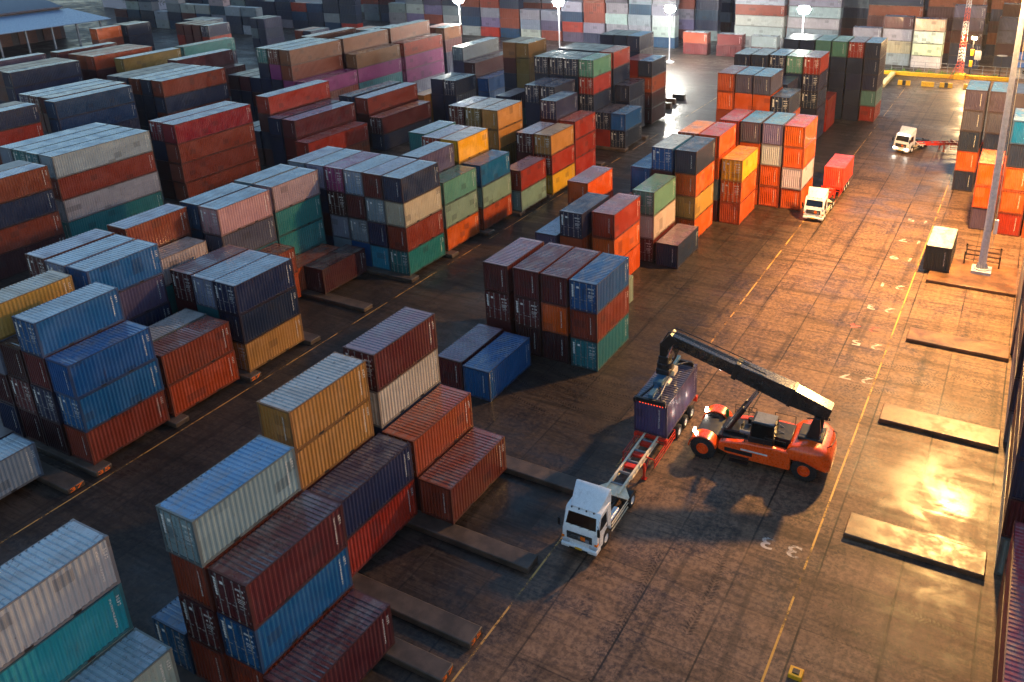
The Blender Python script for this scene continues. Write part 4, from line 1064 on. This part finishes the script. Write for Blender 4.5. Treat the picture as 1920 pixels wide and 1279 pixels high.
# ------------------------------------------------------------------ far end of the road
k1 = MB().box(-27,-13.4,184.6,185.2,0,.75).box(-11.2,-2.5,185.6,186.2,0,.75).box(-13.3,-11.3,184.2,186.2,0,1.0).build('yellow_kerb', M_YEL, bevel=.05)
tag(k1, 'long yellow kerb wall across the end of the road', 'kerb wall')
for i, (x_, y_) in enumerate(((-21.4,175.4),(-17.1,175.6),(-13.8,175.9),(-9.6,176.3))):
    r_ = empty('barrier_block', (x_, y_, 0), R(2)); tag(r_, ['black-striped yellow barrier block, leftmost across the far road','plain yellow barrier block in the middle of the far road','black-striped yellow barrier block at the lamp reflection, far road','plain yellow barrier block half hidden by the right stack, far road'][i], 'barrier', 'barrier blocks')
    MB().prism([(-.4,0),(-.3,.85),(.3,.85),(.4,0)], -1.15, 1.15, 'yz').build('body', M_YEL, r_, bevel=.03)
    if i in (0,2): MB().prism([(-.41,.02),(-.31,.86),(.31,.86),(.41,.02)], -.3, .32, 'yz').build('black_stripe', M_BLACK, r_)
for i, (x_, y_, a_) in enumerate(((-45.8,149.5,3),(-57.2,146.8,0),(-57.6,143.0,0),(-57.0,139.5,0))):
    r_ = empty('barrier_block', (x_, y_, 0), R(a_)); tag(r_, ['lone yellow and black barrier block on the bright wet opening','farthest dark block beside the tall brown stack, wet opening','middle dark block beside the tall brown stack, wet opening','nearest dark block beside the tall brown stack, wet opening'][i], 'barrier', 'barrier blocks')
    MB().prism([(-.45,0),(-.35,1.0),(.35,1.0),(.45,0)], -1.2, 1.2, 'yz').build('body', M_YEL if i == 0 else M_CONC, r_, bevel=.03)
    if i == 0: MB().prism([(-.46,.02),(-.36,1.01),(.36,1.01),(.46,.02)], -.35, .35, 'yz').build('black_stripe', M_BLACK, r_)
kb = MB().box(-25.3,-24.4,171.5,184.4,0,.7).build('concrete_kerb', simple('pale_kerb', (214,190,130), .5, dirt=.4), bevel=.06); tag(kb, 'pale concrete kerb running back to the yellow wall beside the five-tier stack', 'kerb wall')
# lattice mast
lm = empty('lattice_mast', (-12.4,185.4,.9)); tag(lm, 'red and white lattice mast on the yellow kerb wall', 'lattice mast')
M_RL = simple('mast_red', (190,70,50), .5); M_WL = simple('mast_white', (215,205,200), .5)
for k in range(10):
    b = MB(); z0, z1 = k*2.6, k*2.6+2.6; w0 = .8-.06*k; w1 = .8-.06*(k+1)
    c0 = [(w0*math.cos(R(90+120*i)), w0*math.sin(R(90+120*i)), z0) for i in range(3)]; c1 = [(w1*math.cos(R(90+120*i)), w1*math.sin(R(90+120*i)), z1) for i in range(3)]
    for i in range(3):
        j = (i+1) % 3; b.beam(c0[i], c1[i], .08)
        for q in range(4):
            a = Vector(c0[i]).lerp(Vector(c1[i]), q/4); e = Vector(c0[j]).lerp(Vector(c1[j]), (q+1)/4); b.beam(a, e, .04); b.beam(e, Vector(c0[i]).lerp(Vector(c1[i]), (q+1)/4), .04)
    b.build('mast_section', M_RL if k % 2 == 0 else M_WL, lm)
MB().tube([(-1.6,-1.0,-.8),(-.4,-.2,3.0)], .06).build('stay', M_RL, lm)
sp_ = empty('signal_pole', (-10.7,187.5,0)); tag(sp_, 'yellow signal pole with stacked lamps right of the lattice mast', 'signal pole')
MB().cyl((0,0,0),(0,0,7.6),.12,n=10).build('pole', M_BLACK, sp_); MB().box(-.3,.3,-.3,.3,2.2,3.4).box(-.3,.3,-.3,.3,4.4,5.6).build('signal_head', M_YEL, sp_, bevel=.05); MB().box(.5,1.7,-.05,.05,3.6,5.4).build('sign_panel', M_GREY, sp_)
fl = MB().box(-.5,.5,-.35,-.1,7.6,8.2).build('floodlight', M_GREY, sp_); MB().box(-.46,.46,-.372,-.355,7.64,8.16).build('lens', M_LWARM, fl)  # floodlight added on the signal pole to light the kerb and road
l_ = bpy.data.lights.new('kerb_flood', 'POINT'); l_.energy = 1500; l_.color = (1,.66,.3); l_.shadow_soft_size = .3
lo_ = bpy.data.objects.new('kerb_flood', l_); COL.objects.link(lo_); lo_.parent = sp_; lo_.location = (0,-1.0,7.8)
fc = MB()
for k in range(17): fc.cyl((-26+k*2.2,189.5,0),(-26+k*2.2,189.5,2.1),.05,n=6)
for z in (.6,1.3,2.05): fc.beam((-26,189.5,z),(9.5,189.5,z),.06)
fo = fc.build('pipe_fence', M_GREY); tag(fo, 'grey pipe fence behind the yellow kerb wall', 'fence')
def foliage_mat(name, a, b):
    m, nt, bs = mat_new(name); oi = nt.nodes.new('ShaderNodeTexCoord').outputs['Object']
    nt.links.new(mix(nt, ramp(nt, noise(nt, oi, 1.3, 4), .35, .65), s2l(a), s2l(b)), bs.inputs['Base Color']); bs.inputs['Roughness'].default_value = .55; return m
M_WEED = foliage_mat('weed_green', (52,88,30), (96,128,44)); M_TREE = foliage_mat('tree_leaf', (26,40,26), (52,66,34)); M_BARK = simple('bark', (60,48,40), .8)
wd = MB(); r_ = random.Random(4)
for k in range(2600):
    x_ = r_.uniform(-27,-3); y_ = 187.3+r_.gauss(0,.55); h = r_.uniform(.15,1.0)*(1.2 if r_.random() < .2 else .7)*(.6+.5*math.sin(x_*1.3)**2); a = r_.uniform(0,6.28); w_ = r_.uniform(.05,.16)
    dx, dy = math.cos(a)*w_, math.sin(a)*w_; wd.add([(x_-dx,y_-dy,0),(x_+dx,y_+dy,0),(x_+r_.uniform(-.2,.2),y_+r_.uniform(-.2,.2),h)], [(0,1,2)])
tag(wd.build('weeds', M_WEED, smooth=False), 'strip of green weeds growing behind the yellow kerb', 'weeds', kind='stuff')
# sheds at right end
def hut(loc, wx, wy, hh, roofm, wallm, label, rz=0, ov=.5, rise=.9):
    r_ = empty('shed', loc, rz); tag(r_, label, 'shed', 'sheds beyond the fence')
    MB().box(-wx/2,wx/2,-wy/2,wy/2,0,hh).build('wall', wallm, r_)
    MB().prism([(-wy/2-ov,hh-.05),(0,hh+rise),(wy/2+ov,hh-.05),(wy/2+ov,hh+.1),(0,hh+rise+.15),(-wy/2-ov,hh+.1)], -wx/2-ov, wx/2+ov, 'yz').build('roof', roofm, r_)
    for k in range(max(1, int(wx/3))):
        x_ = -wx/2+1.2+k*3; MB().box(x_,x_+1.1,-wy/2-.03,-wy/2+.02,1.0,hh-.6).build('window', M_GLASS, r_)
    return r_
M_BR = simple('blue_sheet_roof', (64,104,160), .35); M_WW = simple('shed_wall', (180,176,172), .6, dirt=.4); M_DR = simple('dark_sheet_roof', (44,52,72), .4, var=.2)
hut((1.5,196,0), 9, 5, 3.2, M_BR, M_WW, 'low white shed with blue sheet roof at the right edge beyond the fence', R(2))
hut((.5,191.5,0), 6, 3.4, 2.3, M_BR, M_WW, 'small white kiosk with blue roof in front of the larger blue roofed shed', R(2), rise=.5)
lp = empty('street_lamp', (-5.3,190.5,0)); tag(lp, 'short lamp post with flat round shade beside the kiosk', 'street lamp')
MB().cyl((0,0,0),(0,0,4.2),.09,n=8).build('post', M_BLACK, lp); MB().cyl((0,0,4.2),(0,0,4.3),1.0,.3,n=16).build('shade', M_GREY, lp)

# ------------------------------------------------------------------ upper left: warehouse, hall, tree
wh_ = empty('warehouse', (-233,125,0)); tag(wh_, 'long open fronted warehouse with pale blue canopy roof at upper left', 'warehouse')
MB().prism([(0,5.9),(0,6.1),(-19,8.2),(-19,8.0)], -30, 30, 'xz').build('canopy_roof', simple('canopy_sheet', (98,122,150), .3, var=.12, dirt=.2), wh_)
MB().prism([(-18,8.6),(-18,9.0),(-44,14.5),(-70,9.0),(-70,8.6)], -42, 28, 'xz').build('main_roof', M_DR, wh_)
MB().box(-69,-19,-41,27.5,0,8.6).build('wall', simple('warehouse_wall', (70,66,72), .7), wh_)
for k in range(9): MB().box(-1.2,-.8,-29+k*7,-28.6+k*7,0,5.95).build('post', M_GREY, wh_)
for k in range(8): MB().box(-18.9,-18.6,-28+k*7,-23+k*7,0,4.6).build('shutter', simple('brown_shutter', (92,60,52), .6) if 'brown_shutter' not in bpy.data.materials else bpy.data.materials['brown_shutter'], wh_)
hl = empty('white_hall', (-300,214,0)); tag(hl, 'pale rendered hall behind the dark tree at the top edge', 'building')
MB().box(-14,16,-7,7,0,14).build('wall', simple('pale_wall', (176,168,176), .7, var=.08), hl); MB().prism([(-7.5,14),(0,17),(7.5,14)], -14.5, 16.5, 'yz').build('roof', M_DR, hl)
h2 = empty('white_depot', (-236,232,0)); tag(h2, 'white depot building with dark windows at the top edge left of centre', 'building')
MB().box(-28,20,-8,8,0,13).build('wall', simple('depot_wall', (172,168,174), .7, var=.1), h2); MB().box(-28.6,20.6,-8.6,8.6,13,13.6).build('roof', M_DR, h2)
for k in range(9): MB().box(-26+k*5,-23+k*5,-8.05,-7.98,5,9).build('window', M_GLASS, h2)
def tree(loc, h, rad, label, seed, n=5200):
    r_ = random.Random(seed); t = empty('tree', loc); tag(t, label, 'tree')
    b = MB(); b.cyl((0,0,0),(0,0,h*.45),.3,.2,n=8)
    for k in range(7):
        a = k*.9; b.cyl((0,0,h*(.25+.03*k)),(math.cos(a)*rad*.6,math.sin(a)*rad*.6,h*(.5+.05*k)),.12,.05,n=6)
    b.build('trunk', M_BARK, t); c = MB()
    cl = [(r_.gauss(0,.38)*rad, r_.gauss(0,.38)*rad, h*(.55+r_.gauss(0,.16)), r_.uniform(.25,.5)*rad) for _ in range(26)]
    for k in range(n):
        q = cl[r_.randrange(len(cl))]; v = Vector((r_.gauss(0,1),r_.gauss(0,1),r_.gauss(0,1))).normalized()*q[3]*r_.uniform(.5,1.05)
        p = Vector(q[:3])+v; s = r_.uniform(.09,.2); a = Vector((r_.gauss(0,1),r_.gauss(0,1),r_.gauss(0,1))).normalized(); e = a.orthogonal().normalized()
        c.add([p-a*s, p+e*s*.7, p+a*s, p-e*s*.7], [(0,1,2,3)])
    c.build('crown', M_TREE, t, smooth=False)
tree((-262,187,0), 11.5, 5.2, 'dark round tree in front of the pale hall', 11)
for i, (x_, y_, m_, lb_) in enumerate(((-206,106,'M_REDP','red steel flat rack lying beside the long warehouse, nearest'),(-203,121,'M_ORANGE','orange steel flat rack lying beside the long warehouse, farther'))):
    r_ = empty('flat_rack', (x_, y_, 0)); tag(r_, lb_, 'flat rack', 'flat racks'); m_ = globals()[m_]
    MB().box(-4,4,-6,6,.3,.7).build('deck', m_, r_); MB().box(-4,4,-6.1,-5.9,.3,2.4).box(-4,4,5.9,6.1,.3,2.4).build('end_frame', m_, r_)

bb_ = empty('marker_block', (-5.75,32.2,0)); tag(bb_, 'small yellow block with a black top on the road at the bottom edge', 'marker block')
MB().box(-.34,.34,-.3,.3,0,.26).build('body', M_YEL, bb_, bevel=.04); MB().box(-.17,.17,-.15,.15,.26,.3).build('black_top', M_BLACK, bb_, bevel=.01)

# ------------------------------------------------------------------ evening haze: one closed box round the whole yard
mh = bpy.data.materials.new('haze'); mh.use_nodes = True; nh = mh.node_tree; nh.nodes.clear()
oh = nh.nodes.new('ShaderNodeOutputMaterial'); vh = nh.nodes.new('ShaderNodeVolumePrincipled')
vh.inputs['Color'].default_value = (.8,.85,.95,1); vh.inputs['Density'].default_value = .0001; vh.inputs['Anisotropy'].default_value = .5
nh.links.new(vh.outputs[0], oh.inputs['Volume'])
hz_ = MB().box(-699, 499, -59, 899, -1, 52).build('haze', mh, smooth=False); tag(hz_, kind='stuff')
